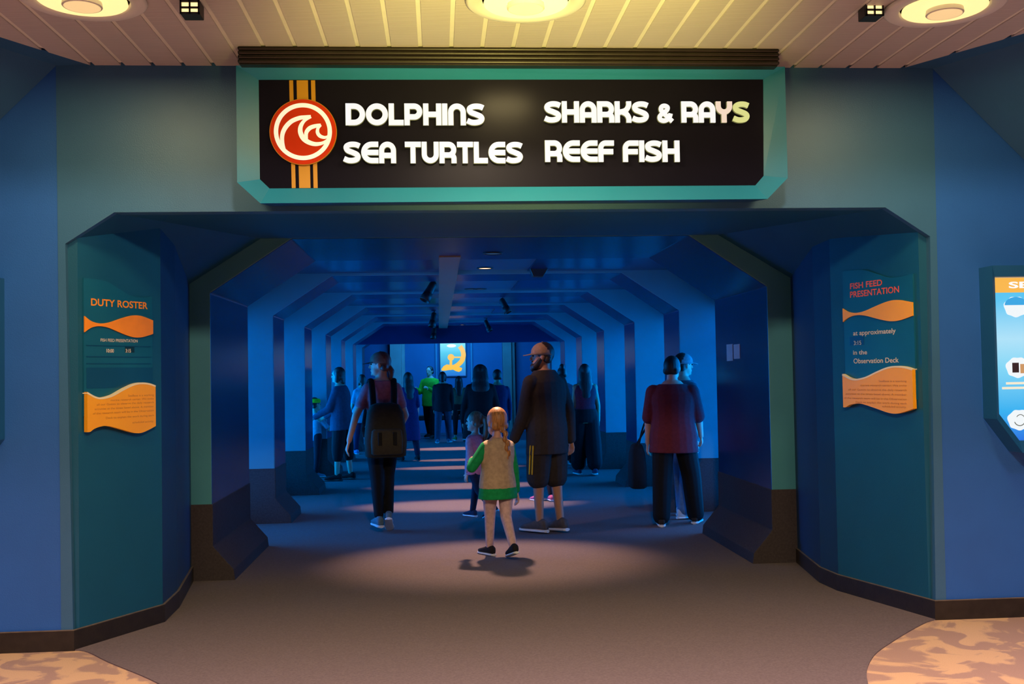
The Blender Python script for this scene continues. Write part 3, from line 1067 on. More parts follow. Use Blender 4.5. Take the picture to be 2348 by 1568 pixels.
def display_case(x0, x1, lab, full):
    t = thing('wall_display_case', lab, 'display case', ((x0 + x1) / 2, 0, 1.0))
    off = Vector((-(x0 + x1) / 2, 0, -1.0))
    z0, z1, c, D = 0.985, 2.085, 0.20, 0.15
    bm = bmesh.new()
    O, I = octo(x0, x1, z0, z1, c), octo(x0 + .02, x1 - .02, z0 + .07, z1 - .065, c * .80)
    ra = [Vector((x, 0.003, z)) + off for x, z in O]
    rb = [Vector((x, -D, z)) + off for x, z in O]
    rc = [Vector((x, -D + .012, z)) + off for x, z in I]
    rd = [Vector((x, -D + .07, z)) + off for x, z in I]
    loft(bm, [ra, rb, rc, rd], close=False)
    build('case_frame', bm, M['caseframe'], t)
    bm = bmesh.new()
    prism(bm, [Vector((x, -D + .07, z)) + off for x, z in I], (0, .012, 0))
    if full:
        build('backlit_print', bm, vgrad_glow('backlit_print', [(0, (0.02, 0.16, 0.75)), (.18, (0.03, 0.42, 0.85)), (.45, (0.22, 0.66, 0.90)), (.62, (0.42, 0.74, 0.92)), (.86, (0.10, 0.55, 0.88)), (1, (.08, .5, .85))], 1.0), t)
        yb = -D + .069
        bm = bmesh.new()
        box(bm, x0 + .02, x1 - .02, yb - .001, yb + .001, z1 - .155, z1 - .066)
        bmesh.ops.translate(bm, verts=bm.verts[:], vec=off)
        build('orange_band', bm, glow('orange_backlight', (1.0, .50, .08), .95), t)
        text_part('heading', 'SEABASE', glow('white_backlight', (1, 1, 1), 1.0), t, Vector((x0 + .135, yb - .002, z1 - .128)) + off, EX, EZ, -EY, .5, .036, .03)
        for k, zc, cx in [(k_, z_, x0 + c_) for c_ in (.175, .53, .89) for k_, z_ in enumerate((1.845, 1.485, 1.175))]:
            bm = bmesh.new()
            n = 60
            loft(bm, [[Vector((cx + (.072 + .004 * math.sin(5 * a)) * math.cos(a), y, zc + (.060 + .003 * math.sin(7 * a)) * math.sin(a))) + off for a in [2 * math.pi * i / n for i in range(n)]] for y in (yb - .003, yb)])
            pc = build('round_picture', bm, glow('picture_white', (.92, .97, 1.0), .95), t)
            bm = bmesh.new()
            if k == 0:
                prism(bm, [Vector((cx + .07 * math.cos(a), yb - .0032, zc + .010 + .048 * math.sin(a))) + off for a in [math.pi * i / 14 for i in range(15)]], (0, -.001, 0))
                build('sky_detail', bm, glow('picture_blue', (.04, .42, .85), .9), pc)
            elif k == 1:
                box(bm, cx - .035, cx + .005, yb - .0045, yb - .0032, zc - .03, zc + .028)
                bmesh.ops.translate(bm, verts=bm.verts[:], vec=off)
                build('dark_detail', bm, paint('picture_dark', (.05, .03, .05), .5), pc)
                bm = bmesh.new()
                box(bm, cx + .014, cx + .05, yb - .0045, yb - .0032, zc - .035, zc + .02)
                bmesh.ops.translate(bm, verts=bm.verts[:], vec=off)
                build('tan_detail', bm, glow('picture_tan', (.75, .38, .16), .8), pc)
            else:
                ribbon(bm, arc(0, 0, .034, 200, 350, 12), .005, Vector((cx, yb - .0033, zc)) + off, EX, EZ, -EY, .001)
                ribbon(bm, arc(.005, .005, .026, 20, 150, 12), .004, Vector((cx, yb - .0033, zc)) + off, EX, EZ, -EY, .001)
                build('swirl_detail', bm, paint('picture_line', (.20, .30, .34), .5), pc)
        for (xa, zb_) in ((.10, 1.385), (.075, 1.357), (.45, 1.385), (.43, 1.357), (.81, 1.385), (.79, 1.357)):
            bm = bmesh.new()
            box(bm, x0 + xa, x0 + xa + .20, yb - .002, yb, zb_, zb_ + .014)
            bmesh.ops.translate(bm, verts=bm.verts[:], vec=off)
            build('caption_line', bm, glow('caption_cream', (1, .9, .7), .9), t)
    else:
        build('backlit_print', bm, M['slotdark'], t)
    return t


xr = at(2252, 850, 1, 0.0).x
display_case(xr, xr + 1.1, 'brightly lit blue map display case on the wall at the right edge', True)
xl = at(10, 850, 1, 0.0).x
display_case(xl - 1.1, xl, 'dark blue display case on the wall at the left edge', False)


# ------------------------------------------------------------------ corridor ceiling fixtures
def downlight(x, y, z, lit, lab):
    t = thing('recessed_downlight', lab, 'downlight', (x, y, z), group='recessed lights in the corridor ceiling')
    bm = bmesh.new()
    lathe(bm, [(0.085, 0.0), (0.088, -0.006), (0.070, -0.010), (0.066, 0.0)], n=32)
    build('trim_ring', bm, M['dark'], t, smooth=True)
    bm = bmesh.new()
    lathe(bm, [(0.066, -0.001), (0.066, -0.0045)], n=32)
    build('lamp_face', bm, M['down'] if lit else M['downdim'], t)
    return t


def pool(x, y, z, energy, ang, ty=None, tx=None, blend=.8):
    return lamp('downlight_or_fill_beam', 'SPOT', (x, y, z), energy, (1.0, 0.60, 0.42), (x if tx is None else tx, y if ty is None else ty, 0), spot_size=R(ang), spot_blend=blend, shadow_soft_size=.05)


for (px, py, zz, lab, lit) in ((1112, 614, TZ - .0005, 'lit round downlight nearest the entrance in the corridor ceiling', True),
                              (1075, 702, TZ - .0005, 'second lit round downlight along the corridor ceiling', True),
                              (1058, 748, TZ - .0005, 'farthest lit round downlight in the corridor ceiling', True)):
    q = at(px, py, 2, zz)
    downlight(q.x, min(q.y, 16.6), zz, lit, lab)
for (px, py, lab) in ((1080, 662, 'dim blue ceiling light, left of the nearer unlit pair'), (1101, 662, 'dim blue ceiling light, right of the nearer unlit pair'),
                      (1057, 725, 'dim blue ceiling light, left of the farther unlit pair'), (1072, 725, 'dim blue ceiling light, right of the farther unlit pair')):
    q = at(px, py, 2, TZ)
    downlight(q.x, q.y, TZ - .0005, False, lab)
downlight(0.484, 2.92, HT - .0002, False, 'unlit round downlight in the underside of the first arch')
lamp('downlight_or_fill_beam', 'SPOT', (.20, 3.30, HT - .03), 42, (1.0, .60, .42), (1.0, 3.78, 1.55), spot_size=R(50), spot_blend=.9, shadow_soft_size=.05)  # added fill spot without a fixture, warms the tall man's shoulder and cap
for (y, e, ang, wide, ty, tx) in ((3.32, 430, 48, 1.3, 2.42, .42), (6.05, 620, 29, 2.3, 5.95, .20), (8.10, 480, 21, 3.0, 8.0, .20), (10.9, 480, 17, 3.2, 10.8, .18),
                                  (12.4, 420, 13, 3.4, 12.3, .15), (15.3, 600, 24, 2.2, 15.1, .10)):
    pl_ = pool(.30 if y > 4 else .42, y, HT - .03, e, ang, ty=ty, tx=tx, blend=.75)
    pl_.rotation_euler = (Vector((pl_.location.x, ty, 0)) - pl_.location).to_track_quat('-Z', 'Y').to_euler()
    pl_.scale = (wide, 1, 1)


def track_spot(px, py, tilt, size, lab):
    z = HT - .10
    q = at(px, py, 2, z)
    t = thing('track_spotlight', lab, 'spotlight', (q.x, q.y, z), group='black spotlights under the corridor ceiling')
    d = Vector((math.sin(R(tilt)), -.25, -math.cos(R(tilt)))).normalized()
    s = size
    bm = bmesh.new()
    limb(bm, -d * .07 * s, .038 * s, d * .05 * s, .046 * s, n=16)
    u, v, w = frame_of(d)
    loft(bm, [[d * q_ * s + (u * math.cos(a) + v * math.sin(a)) * r * s for a in [2 * math.pi * i / 18 for i in range(18)]] for q_, r in ((.02, .044), (.06, .05), (.11, .055), (.112, .048), (.07, .044))])
    build('lamp_head', bm, M['dark'], t, smooth=True)
    bm = bmesh.new()
    limb(bm, -d * .05 * s, .012, (-.02 * s * math.copysign(1, tilt), 0, .10 + .05), .012, n=8)
    limb(bm, (-.02 * s * math.copysign(1, tilt) - .04, 0, .152), .014, (-.02 * s * math.copysign(1, tilt) + .04, 0, .152), .014, n=8)
    build('yoke', bm, M['dark'], t, smooth=True)
    return t


track_spot(985, 667, -28, 1.15, 'largest black track spotlight left of the ceiling tray, nearest the entrance')
track_spot(1157, 700, 24, 1.05, 'black track spotlight right of the ceiling tray, beside the second downlight')
track_spot(1118, 746, 22, 1.1, 'black track spotlight right of the ceiling tray, beside the farthest downlight')
track_spot(993, 732, -10, 1.2, 'black track spotlight left of the ceiling tray, second from the entrance')
track_spot(995, 762, -8, 1.3, 'black track spotlight left of the ceiling tray, farthest from the entrance')
# dark wedge speaker under the ceiling
q = at(1239, 612, 2, HT + .05)
t = thing('wedge_speaker', 'dark wedge shaped speaker fixed under the corridor ceiling', 'speaker', (q.x, q.y, HT + .05))
bm = bmesh.new()
prism(bm, [(-.115, 0, 0), (.095, 0, 0), (.03, 0, -.10), (-.075, 0, -.095)], (0, .14, 0))
build('cabinet', bm, M['dark'], t, bevel=.008)
bm = bmesh.new()
prism(bm, [(-.095, -.003, -.012), (.07, -.003, -.012), (.022, -.003, -.09), (-.066, -.003, -.086)], (0, .003, 0))
build('grille', bm, paint('speaker_grille', (.02, .022, .025), .7, .3, 150), t)

# ------------------------------------------------------------------ far end: lit poster, bench
YW = 20.995
pc_ = at(1038.5, 823, 1, YW)
pos = thing('backlit_poster', 'backlit cyan poster with yellow figure at the far end', 'poster', (pc_.x, YW, pc_.z))
pa, pb = at(1009, 784, 1, YW - .06), at(1068, 861, 1, YW - .06)
zc0 = pa.z + .10
off = -Vector((pc_.x, YW, pc_.z))
bm = bmesh.new()
box(bm, pa.x - .03, pb.x + .03, YW - .055, YW, pb.z - .03, zc0 + .03)
bmesh.ops.translate(bm, verts=bm.verts[:], vec=off)
build('poster_frame', bm, M['framedark'], pos, bevel=.006)
bm = bmesh.new()
box(bm, pa.x, pb.x, YW - .06, YW - .05, pb.z, zc0)
bmesh.ops.translate(bm, verts=bm.verts[:], vec=off)
build('backlit_sheet', bm, vgrad_glow('poster_sheet', [(0, (0.02, .16, .60)), (.25, (.04, .33, .65)), (.6, (.10, .55, .62)), (.85, (.25, .75, .80)), (1, (.2, .7, .8))], 1.0), pos)
gy = glow('poster_yellow', (1.0, .56, .004), 1.0)
q6 = lambda x, y, l=.0: at(900 + x / 5.806, 770 + y / 5.806, 1, YW - .061 - l) + off
bm = bmesh.new()
o_ = q6(778, 285)
mp = (q6(878, 285) - o_).length / 100
def g6(pts): return [((x - 778) * mp, -(y - 285) * mp) for x, y in pts]
ribbon(bm, g6([(p.x, p.y) for p in catmull([(898, 140), (932, 190), (945, 255), (930, 320), (890, 370), (830, 410), (760, 425)], 6)]), 62 * mp, o_, EX, EZ, -EY, .004)
loft(bm, [[o_ + EX * 44 * mp * math.cos(a) + EZ * 44 * mp * math.sin(a) - EY * y for a in [2 * math.pi * i / 24 for i in range(24)]] for y in (0, .0041)])
ribbon(bm, g6([(778, 290), (775, 410)]), 34 * mp, o_, EX, EZ, -EY, .0042)
ribbon(bm, g6([(800, 285), (910, 287)]), 20 * mp, o_, EX, EZ, -EY, .0038)
prism(bm, [o_ + EX * a + EZ * b for a, b in g6([(648, 440), (680, 400), (720, 378), (800, 392), (870, 410), (925, 430), (915, 465), (880, 482), (840, 470), (800, 448), (740, 455), (700, 462), (655, 462)])], (0, -.0043, 0))
build('yellow_figure', bm, gy, pos)
bm = bmesh.new()
o2 = q6(785, 132)
loft(bm, [[o2 + EX * 62 * mp * math.cos(a) + EZ * 22 * mp * math.sin(a) - EY * y for a in [2 * math.pi * i / 24 for i in range(24)]] for y in (0, .002)])
build('white_glow_spot', bm, glow('poster_white', (.95, 1, 1), 1.0), pos)  # white glow near the sheet's top, put in as a bright disc

bn = thing('bench', 'low dark bench across the far observation room', 'bench', (0.15, 19.5, 0.004))
bm = bmesh.new()
box(bm, -1.0, 1.25, -.2, .2, .40, .52)
build('seat', bm, M['dark'], bn, bevel=.015)
for x in (-.8, .1, 1.05):
    bm = bmesh.new()
    limb(bm, (x, -.14, .40), .022, (x, -.14, .022), .022, n=10)
    limb(bm, (x, .14, .40), .022, (x, .14, .022), .022, n=10)
    limb(bm, (x, -.14, .05), .02, (x, .14, .05), .02, n=10)
    build('leg', bm, M['dark'], bn, smooth=True)


# ------------------------------------------------------------------ people
def remesh(name, bm, voxel, mat, parent, smooth=5, fac=.5):
    bmesh.ops.recalc_face_normals(bm, faces=bm.faces[:])
    me = bpy.data.meshes.new(name + '_raw')
    bm.to_mesh(me)
    bm.free()
    ob = bpy.data.objects.new(name + '_raw', me)
    COL.objects.link(ob)
    md = ob.modifiers.new('r', 'REMESH')
    md.mode = 'VOXEL'
    md.voxel_size = voxel
    sm = ob.modifiers.new('s', 'SMOOTH')
    sm.factor = fac
    sm.iterations = smooth
    dg = bpy.context.evaluated_depsgraph_get()
    m2 = bpy.data.meshes.new_from_object(ob.evaluated_get(dg))
    bpy.data.objects.remove(ob)
    bpy.data.meshes.remove(me)
    m2.name = name
    m2.materials.clear()
    m2.materials.append(mat)
    for p in m2.polygons:
        p.use_smooth = True
    o = bpy.data.objects.new(name, m2)
    COL.objects.link(o)
    o.parent = parent
    return o


CL = {}


def cloth(name, rgb, rough=.85):
    if name not in CL:
        CL[name] = paint(name, rgb, rough, .14, 35, .25, 260, .2)
    return CL[name]


SKIN = {'fair': paint('fair_skin', (.55, .30, .21), .5, .06, 12, .1, 300),
        'tan': paint('tanned_skin', (.42, .20, .11), .5, .06, 12, .1, 300),
        'brown': paint('brown_skin', (.22, .11, .07), .5, .06, 12, .1, 300)}


def hairmat(name, rgb):
    if name not in CL:
        m, N, L, P = new_mat(name)
        tc = N.new('ShaderNodeTexCoord')
        mp_ = N.new('ShaderNodeMapping')
        mp_.inputs['Scale'].default_value = (90, 90, 5)
        nz = N.new('ShaderNodeTexNoise')
        nz.inputs['Scale'].default_value = 1
        L.new(tc.outputs['Object'], mp_.inputs[0])
        L.new(mp_.outputs[0], nz.inputs['Vector'])
        cr = N.new('ShaderNodeValToRGB')
        cr.color_ramp.elements[0].position = .3
        cr.color_ramp.elements[1].position = .7
        cr.color_ramp.elements[0].color = tuple(c * .55 for c in rgb) + (1,)
        cr.color_ramp.elements[1].color = tuple(min(1, c * 1.4) for c in rgb) + (1,)
        L.new(nz.outputs['Fac'], cr.inputs['Fac'])
        L.new(cr.outputs['Color'], P.inputs['Base Color'])
        b = N.new('ShaderNodeBump')
        b.inputs['Strength'].default_value = .6
        b.inputs['Distance'].default_value = .004
        L.new(nz.outputs['Fac'], b.inputs['Height'])
        L.new(b.outputs['Normal'], P.inputs['Normal'])
        P.inputs['Roughness'].default_value = .5
        CL[name] = m
    return CL[name]


TORSO = {'m': [(-.10, .115, .085), (-.03, .165, .115), (.05, .165, .115), (.15, .155, .11), (.25, .165, .115), (.36, .185, .12), (.45, .178, .108), (.52, .112, .080), (.57, .07, .06)],
         'f': [(-.10, .115, .085), (-.03, .172, .120), (.05, .165, .118), (.16, .130, .098), (.25, .138, .105), (.36, .160, .120), (.45, .155, .100), (.52, .115, .075), (.57, .06, .055)],
         'c': [(-.10, .11, .085), (-.03, .150, .110), (.05, .148, .110), (.15, .140, .108), (.25, .145, .108), (.36, .158, .108), (.45, .155, .098), (.52, .115, .075), (.57, .06, .055)]}
SHW = {'m': .195, 'f': .165, 'c': .16}


class Person:
    def __init__(s, label, pos, face, H, build_='m', skin='fair', voxel=.010, wid=1.0,
                 legs=((8, 4, 3, 0), (-8, 10, 3, 0)), arms=((5, 8, 12, 2), (-5, 8, 12, 2)), lean=0, head=(0, 0), group=None, hs=None):
        s.t = thing('person', label, 'person', (pos[0], pos[1], 0.006), R(face), group or 'visitors in the corridor')
        s.k = k = H / 1.75
        s.b = build_
        s.vx = voxel
        s.wid = wid
        child = build_ == 'c'
        s.hs = hs or (1.22 if child else 1.0)
        X, Y, Z = EX, EY, EZ
        s.fr = (X, Y, Z)
        tk = .93 if child else 1.0           # children have a larger head, a shorter trunk
        hipz = .865 if child else .90
        thigh, shank = (.40, .385) if child else (.42, .405)
        l = R(lean)
        s.up = Vector((0, math.sin(l), math.cos(l)))
        s.bk = Vector((0, math.cos(l), -math.sin(l)))
        # legs first, relative to hip
        hip = Vector((0, 0, 0))
        s.legs = []
        low = 0
        for i, side in enumerate((-1, 1)):
            f, kb, o, fp = (list(legs[i]) + [0, 0, 0, 0])[:4]
            h = hip + X * side * .088 * k * wid
            dr = Vector((side * math.sin(R(o)), math.sin(R(f)), -math.cos(R(f)))).normalized()
            kn = h + dr * thigh * k
            d2 = Vector((side * math.sin(R(o)) * .5, math.sin(R(f - kb)), -math.cos(R(f - kb)))).normalized()
            an = kn + d2 * shank * k
            fd = Vector((side * math.sin(R(8)), math.cos(R(8)) * math.cos(R(fp)), -math.sin(R(fp)))).normalized()
            fu = (Z - fd * fd.z).normalized()
            s.legs.append([h, kn, an, fd, fu])
            fk = k * (1.08 if child else 1.0)
            for tt in (-.075, .19):
                low = min(low, (an + fd * tt * fk - fu * .082 * fk).z)
        for L_ in s.legs:
            for j in range(3):
                L_[j] = L_[j] + Z * -low
        s.hip = Vector((0, 0, -low))
        s.tk = tk
        s.sh = s.T(.47)
        s.arms = []
        for i, side in enumerate((-1, 1)):
            f, o, e, o2 = (list(arms[i]) + [0, 0, 0, 0])[:4]
            p0 = s.T(.450) + X * side * (SHW[build_] - .028) * k * wid
            d1 = Vector((side * math.sin(R(o)), math.sin(R(f)) * math.cos(R(o)), -math.cos(R(f)) * math.cos(R(o))))
            p1 = p0 + d1 * .285 * k
            d2 = Vector((side * math.sin(R(o2)), math.sin(R(f + e)) * math.cos(R(o2)), -math.cos(R(f + e)) * math.cos(R(o2))))
            p2 = p1 + d2 * .255 * k
            s.arms.append((p0, p1, p2, d2, side))
        # head frame
        yw, pt = R(head[0]), R(head[1])
        s.hf = Vector((-math.sin(yw) * math.cos(pt), math.cos(yw) * math.cos(pt), math.sin(pt)))
        s.hr = Vector((math.cos(yw), math.sin(yw), 0))
        s.hu = s.hr.cross(s.hf)
        s.neck = s.T(.55)
        s.hc = s.neck + s.up * (.100 * k * (1 + (s.hs - 1) * .9)) + s.hf * .018 * k + s.hu * (.045 * k * s.hs)
        s.make_body(skin)

    def T(s, u):
        return s.hip + s.up * (u * s.k * s.tk)

    def Hd(s, r, f, u):
        q = s.k * s.hs
        return s.hc + (s.hr * r + s.hf * f + s.hu * u) * q

    def torso_rings(s, add=0.0, lo=None, hi=None, flare=0.0, n=20, sx=1.0):
        out = []
        tab = TORSO[s.b]
        us = [q[0] for q in tab]
        lo = us[0] if lo is None else lo
        hi = us[-1] if hi is None else hi
        steps = 14
        for i in range(steps + 1):
            u = lo + (hi - lo) * i / steps
            uu = min(max(u, us[0] + .06), us[-1])
            for a, b in zip(tab, tab[1:]):
                if a[0] <= uu <= b[0]:
                    t = (uu - a[0]) / (b[0] - a[0])
                    hx, hy = a[1] + (b[1] - a[1]) * t, a[2] + (b[2] - a[2]) * t
                    break
            fl = flare * max(0, (.25 - u)) / .4
            hx, hy = (hx * s.wid * sx * s.k + add * s.k + fl * s.k), (hy * (.5 + .5 * s.wid) * s.k + add * s.k + fl * s.k)
            c = s.T(u) if u > 0 else s.hip + EZ * (u * s.k * s.tk)
            out.append([c + EX * hx * math.cos(a) + s.bk * hy * math.sin(a) for a in [2 * math.pi * j / n for j in range(n)]])
        return out

    def make_body(s, skin):
        k, hs = s.k, s.k * s.hs
        bm = bmesh.new()
        loft(bm, s.torso_rings())
        # neck, skull, jaw and face
        limb(bm, s.T(.52), .060 * k, s.Hd(0, -.02, -.06), .052 * k)
        A = (s.hr, s.hf, s.hu)
        blob(bm, s.Hd(0, -.008, .018), .076 * hs, .096 * hs, .100 * hs, A, 18)
        blob(bm, s.Hd(0, .026, -.058), .056 * hs, .060 * hs, .062 * hs, A)
        limb(bm, s.Hd(0, .083, .012), .010 * hs, s.Hd(0, .103, -.026), .0145 * hs, n=10)
        limb(bm, s.Hd(-.032, .080, .030), .011 * hs, s.Hd(.032, .080, .030), .011 * hs, n=10)
        limb(bm, s.Hd(-.018, .083, -.060), .009 * hs, s.Hd(.018, .083, -.060), .009 * hs, n=10)
        blob(bm, s.Hd(0, .075, -.094), .020 * hs, .016 * hs, .018 * hs, A)
        for q in (-1, 1):
            blob(bm, s.Hd(q * .076, -.010, -.006), .011 * hs, .021 * hs, .034 * hs, A)
        for (p0, p1, p2, d2, side) in s.arms:
            w = s.wid ** .5
            blob(bm, p0, .058 * k * w, .055 * k * w, .058 * k * w)
            limb(bm, p0, .050 * k * w, p1, .039 * k * w)
            limb(bm, p1, .039 * k * w, p2, .027 * k)
            s.hand(bm, p2, d2, side)
        for (h, kn, an, fd, fu) in s.legs:
            w = s.wid ** .5
            limb(bm, h, .088 * k * w, kn, .056 * k)
            limb(bm, kn, .054 * k, an, .036 * k)
            dk = (an - kn)
            ax = dk.normalized()
            bkv = -(EY - ax * EY.dot(ax)).normalized()
            limb(bm, kn + dk * .18 + bkv * .014 * k, .044 * k, kn + dk * .50 + bkv * .010 * k, .036 * k)
            limb(bm, an - fd * .035 * k - fu * .040 * k, .032 * k, an + fd * .14 * k - fu * .050 * k, .026 * k)
        s.body = remesh('body', bm, s.vx, SKIN[skin], s.t, 3, .5)
        if s.vx < .012:
            em_ = cloth('eye_dark', (.02, .015, .012), .2)
            for q in (-1, 1):
                bm = bmesh.new()
                blob(bm, s.Hd(q * .031, .078, .004), .011 * hs, .010 * hs, .008 * hs, A)
                build('eye', bm, em_, s.t, smooth=True)

    def hand(s, bm, w, d, side):
        k = s.k * (1.08 if s.b == 'c' else 1.0)
        d = d.normalized()
        sp = EY - d * EY.dot(d)
        sp = sp.normalized() if sp.length > .2 else EZ
        n = d.cross(sp)
        if n.x * side > 0: n = -n
        limb(bm, w - d * .01 * k, .025 * k, w + d * .075 * k, .036 * k, .45, n)
        for j, (o, ln) in enumerate(((.031, .068), (.0105, .078), (-.0105, .072), (-.030, .056))):
            b = w + d * .085 * k + sp * o * k
            d1 = (d + n * .35 + sp * o * 3).normalized()
            d2 = (d + n * (1.0 + .15 * j)).normalized()
            m_ = b + d1 * ln * .52 * k
            limb(bm, b - d * .01 * k, .0088 * k, m_, .0082 * k, n=8)
            limb(bm, m_, .0082 * k, m_ + d2 * ln * .5 * k, .0072 * k, n=8)
        b = w + d * .022 * k + sp * .026 * k
        m_ = b + (d * .7 + sp * .75 + n * .2).normalized() * .042 * k
        limb(bm, b, .0125 * k, m_, .0105 * k, n=8)
        limb(bm, m_, .0105 * k, m_ + (d * .95 + sp * .2 + n * .3).normalized() * .032 * k, .0085 * k, n=8)

    # ---- clothing
    def top(s, name, mat, hem=-.08, sleeve=1.0, add=.016, flare=0.0, collar=.535, loose=.012, sx=1.0, label=None, hood=False):
        k = s.k
        bm = bmesh.new()
        loft(bm, s.torso_rings(add, hem, collar, flare, sx=sx))
        for (p0, p1, p2, d2, side) in s.arms:
            w = s.wid ** .5
            if sleeve > 0:
                blob(bm, p0 - EX * side * .022 * k - EZ * .012 * k, .060 * k * w + loose * .6 * k, .058 * k * w + loose * .8 * k, .056 * k * w + loose * .3 * k)
                t = min(sleeve, .5) * 2
                limb(bm, p0, (.054 + loose) * k * w, p0.lerp(p1, t), (.044 + loose) * k * w)
                if sleeve > .5:
                    t = (sleeve - .5) * 2
                    limb(bm, p1, (.044 + loose) * k * w, p1.lerp(p2, t), (.034 + loose * .8) * k)
        if hood:
            limb(bm, s.T(.52) - s.bk * .06 * k - EX * .07 * k, .045 * k, s.T(.52) - s.bk * .06 * k + EX * .07 * k, .045 * k)
            blob(bm, s.T(.47) - s.bk * .085 * k, .085 * k, .04 * k, .08 * k)
        o = remesh(name, bm, max(s.vx, .008), mat, s.t, 6)
        if label: o['label'] = label
        return o

    def bottom(s, name, mat, length=1.9, add=.012, wide=0.0, top=.12, label=None):
        k = s.k
        bm = bmesh.new()
        loft(bm, s.torso_rings(add, -.09, top))
        for (h, kn, an, fd, fu) in s.legs:
            w = s.wid ** .5
            limb(bm, h, (.090 * w + add) * k, h.lerp(kn, min(1, length)), ((.090 * w + add) * (1 - min(1, length)) + (.060 + add + wide) * min(1, length)) * k)
            if length > 1:
                e = kn.lerp(an, length - 1)
                limb(bm, kn, (.060 + add + wide) * k, e, (.042 + add + wide * (1.3 if length > 1.7 else 1)) * k)
                if wide < .01:
                    dk = an - kn
                    ax = dk.normalized()
                    bkv = -(EY - ax * EY.dot(ax)).normalized()
                    limb(bm, kn + dk * .15 + bkv * .012 * k, (.045 + add) * k, kn + dk * min(.5, length - 1) + bkv * .008 * k, (.036 + add) * k)
        o = remesh(name, bm, max(s.vx, .008), mat, s.t, 5)
        if label: o['label'] = label
        return o

    def shoes(s, mat, sole, sz=1.0):
        k = s.k * (1.08 if s.b == 'c' else 1.0) * sz
        for (h, kn, an, fd, fu) in s.legs:
            rt = fd.cross(fu)
            a = an - fu * .082 * s.k * (1.08 if s.b == 'c' else 1.0)
            def ring(t, hw, ht, z0):
                out = []
                for j in range(18):
                    q = 2 * math.pi * j / 18
                    out.append(a + fd * t * k + rt * hw * k * math.cos(q) + fu * (z0 + ht * (.5 + .5 * math.copysign(abs(math.sin(q)) ** .7, math.sin(q)))) * k)
                return out
            bm = bmesh.new()
            loft(bm, [ring(t, w_, h_, .018) for t, w_, h_ in ((-.078, .020, .05), (-.068, .032, .082), (-.03, .038, .098), (.02, .038, .092), (.07, .042, .068), (.13, .046, .050), (.17, .040, .040), (.192, .024, .026))])
            sh = build('shoe', bm, mat, s.t, smooth=True)
            bm = bmesh.new()
            loft(bm, [ring(t, w_, .026, 0.0) for t, w_ in ((-.086, .020), (-.074, .036), (-.03, .042), (.03, .041), (.09, .047), (.14, .050), (.18, .042), (.203, .024))])
            so = build('sole', bm, sole, sh, smooth=False)
            so['label'] = 'shoe sole'

    def hair(s, mat, style, name='hair', full=1.0):
        hs = s.k * s.hs
        A = (s.hr, s.hf, s.hu)
        bm = bmesh.new()
        blob(bm, s.Hd(0, -.022, .030), .086 * hs, .098 * hs, .102 * hs, A, 18)
        limb(bm, s.Hd(-.045, -.055, -.03), .040 * hs, s.Hd(.045, -.055, -.03), .040 * hs)
        if style == 'short':
            pass
        elif style == 'bob':
            for q in (-1, 1):
                limb(bm, s.Hd(q * .066, -.02, .03), .034 * hs, s.Hd(q * .066, -.01, -.085), .032 * hs)
            limb(bm, s.Hd(0, -.075, .03), .060 * hs, s.Hd(0, -.072, -.09), .055 * hs, .7, s.hf)
        elif style == 'long':
            for q in (-1, 1):
                limb(bm, s.Hd(q * .066, -.03, .03), .034 * hs, s.Hd(q * .072, -.05, -.16), .040 * hs)
            prev = s.Hd(0, -.06, .02)
            for (r_, f_, u_, w_) in ((0, -.085, -.10, .095), (0, -.105, -.22, .105), (0, -.115, -.34, .09), (0, -.11, -.43, .05)):
                nx = s.hc + (s.hf * f_) * hs + s.up * u_ * hs
                limb(bm, prev, .085 * hs * full, nx, w_ * hs * full, .45, s.hf)
                prev = nx
        elif style == 'bun':
            blob(bm, s.Hd(0, -.06, .135), .048 * hs, .048 * hs, .046 * hs, A)
        elif style == 'pony':
            p0 = s.Hd(0, -.10, .055)
            blob(bm, p0, .03 * hs, .03 * hs, .03 * hs, A)
            P_ = [p0, s.Hd(.0, -.150, .02), s.Hd(0, -.165, -.06), s.Hd(0, -.145, -.16), s.Hd(0, -.125, -.24)]
            for i_, (w0, w1) in enumerate(((.026, .042), (.042, .048), (.048, .038), (.038, .014))):
                limb(bm, P_[i_], w0 * hs, P_[i_ + 1], w1 * hs)
        elif style == 'lowpony':
            P_ = [s.Hd(0, -.08, -.02), s.Hd(0, -.115, -.07), s.Hd(0, -.11, -.16)]
            for i_, (w0, w1) in enumerate(((.035, .035), (.035, .018))):
                limb(bm, P_[i_], w0 * hs, P_[i_ + 1], w1 * hs)
        o = remesh(name, bm, max(s.vx * .9, .006), mat, s.t, 4)
        if style == 'braid':
            bm = bmesh.new()
            p0 = s.Hd(.018, -.088, -.06)
            n = 11
            for i in range(n):
                t = i / (n - 1)
                c = p0 + s.hr * (.050 * t) * hs - s.hf * (.030 * math.sin(math.pi * min(1, t * 1.3))) * hs - s.up * t * .40 * hs
                q = 1 if i % 2 else -1
                blob(bm, c + s.hr * q * .010 * hs, (.026 - .010 * t) * hs, (.022 - .008 * t) * hs, .030 * hs, A, 10)
            remesh('braid', bm, .005, mat, s.t, 2)
        return o

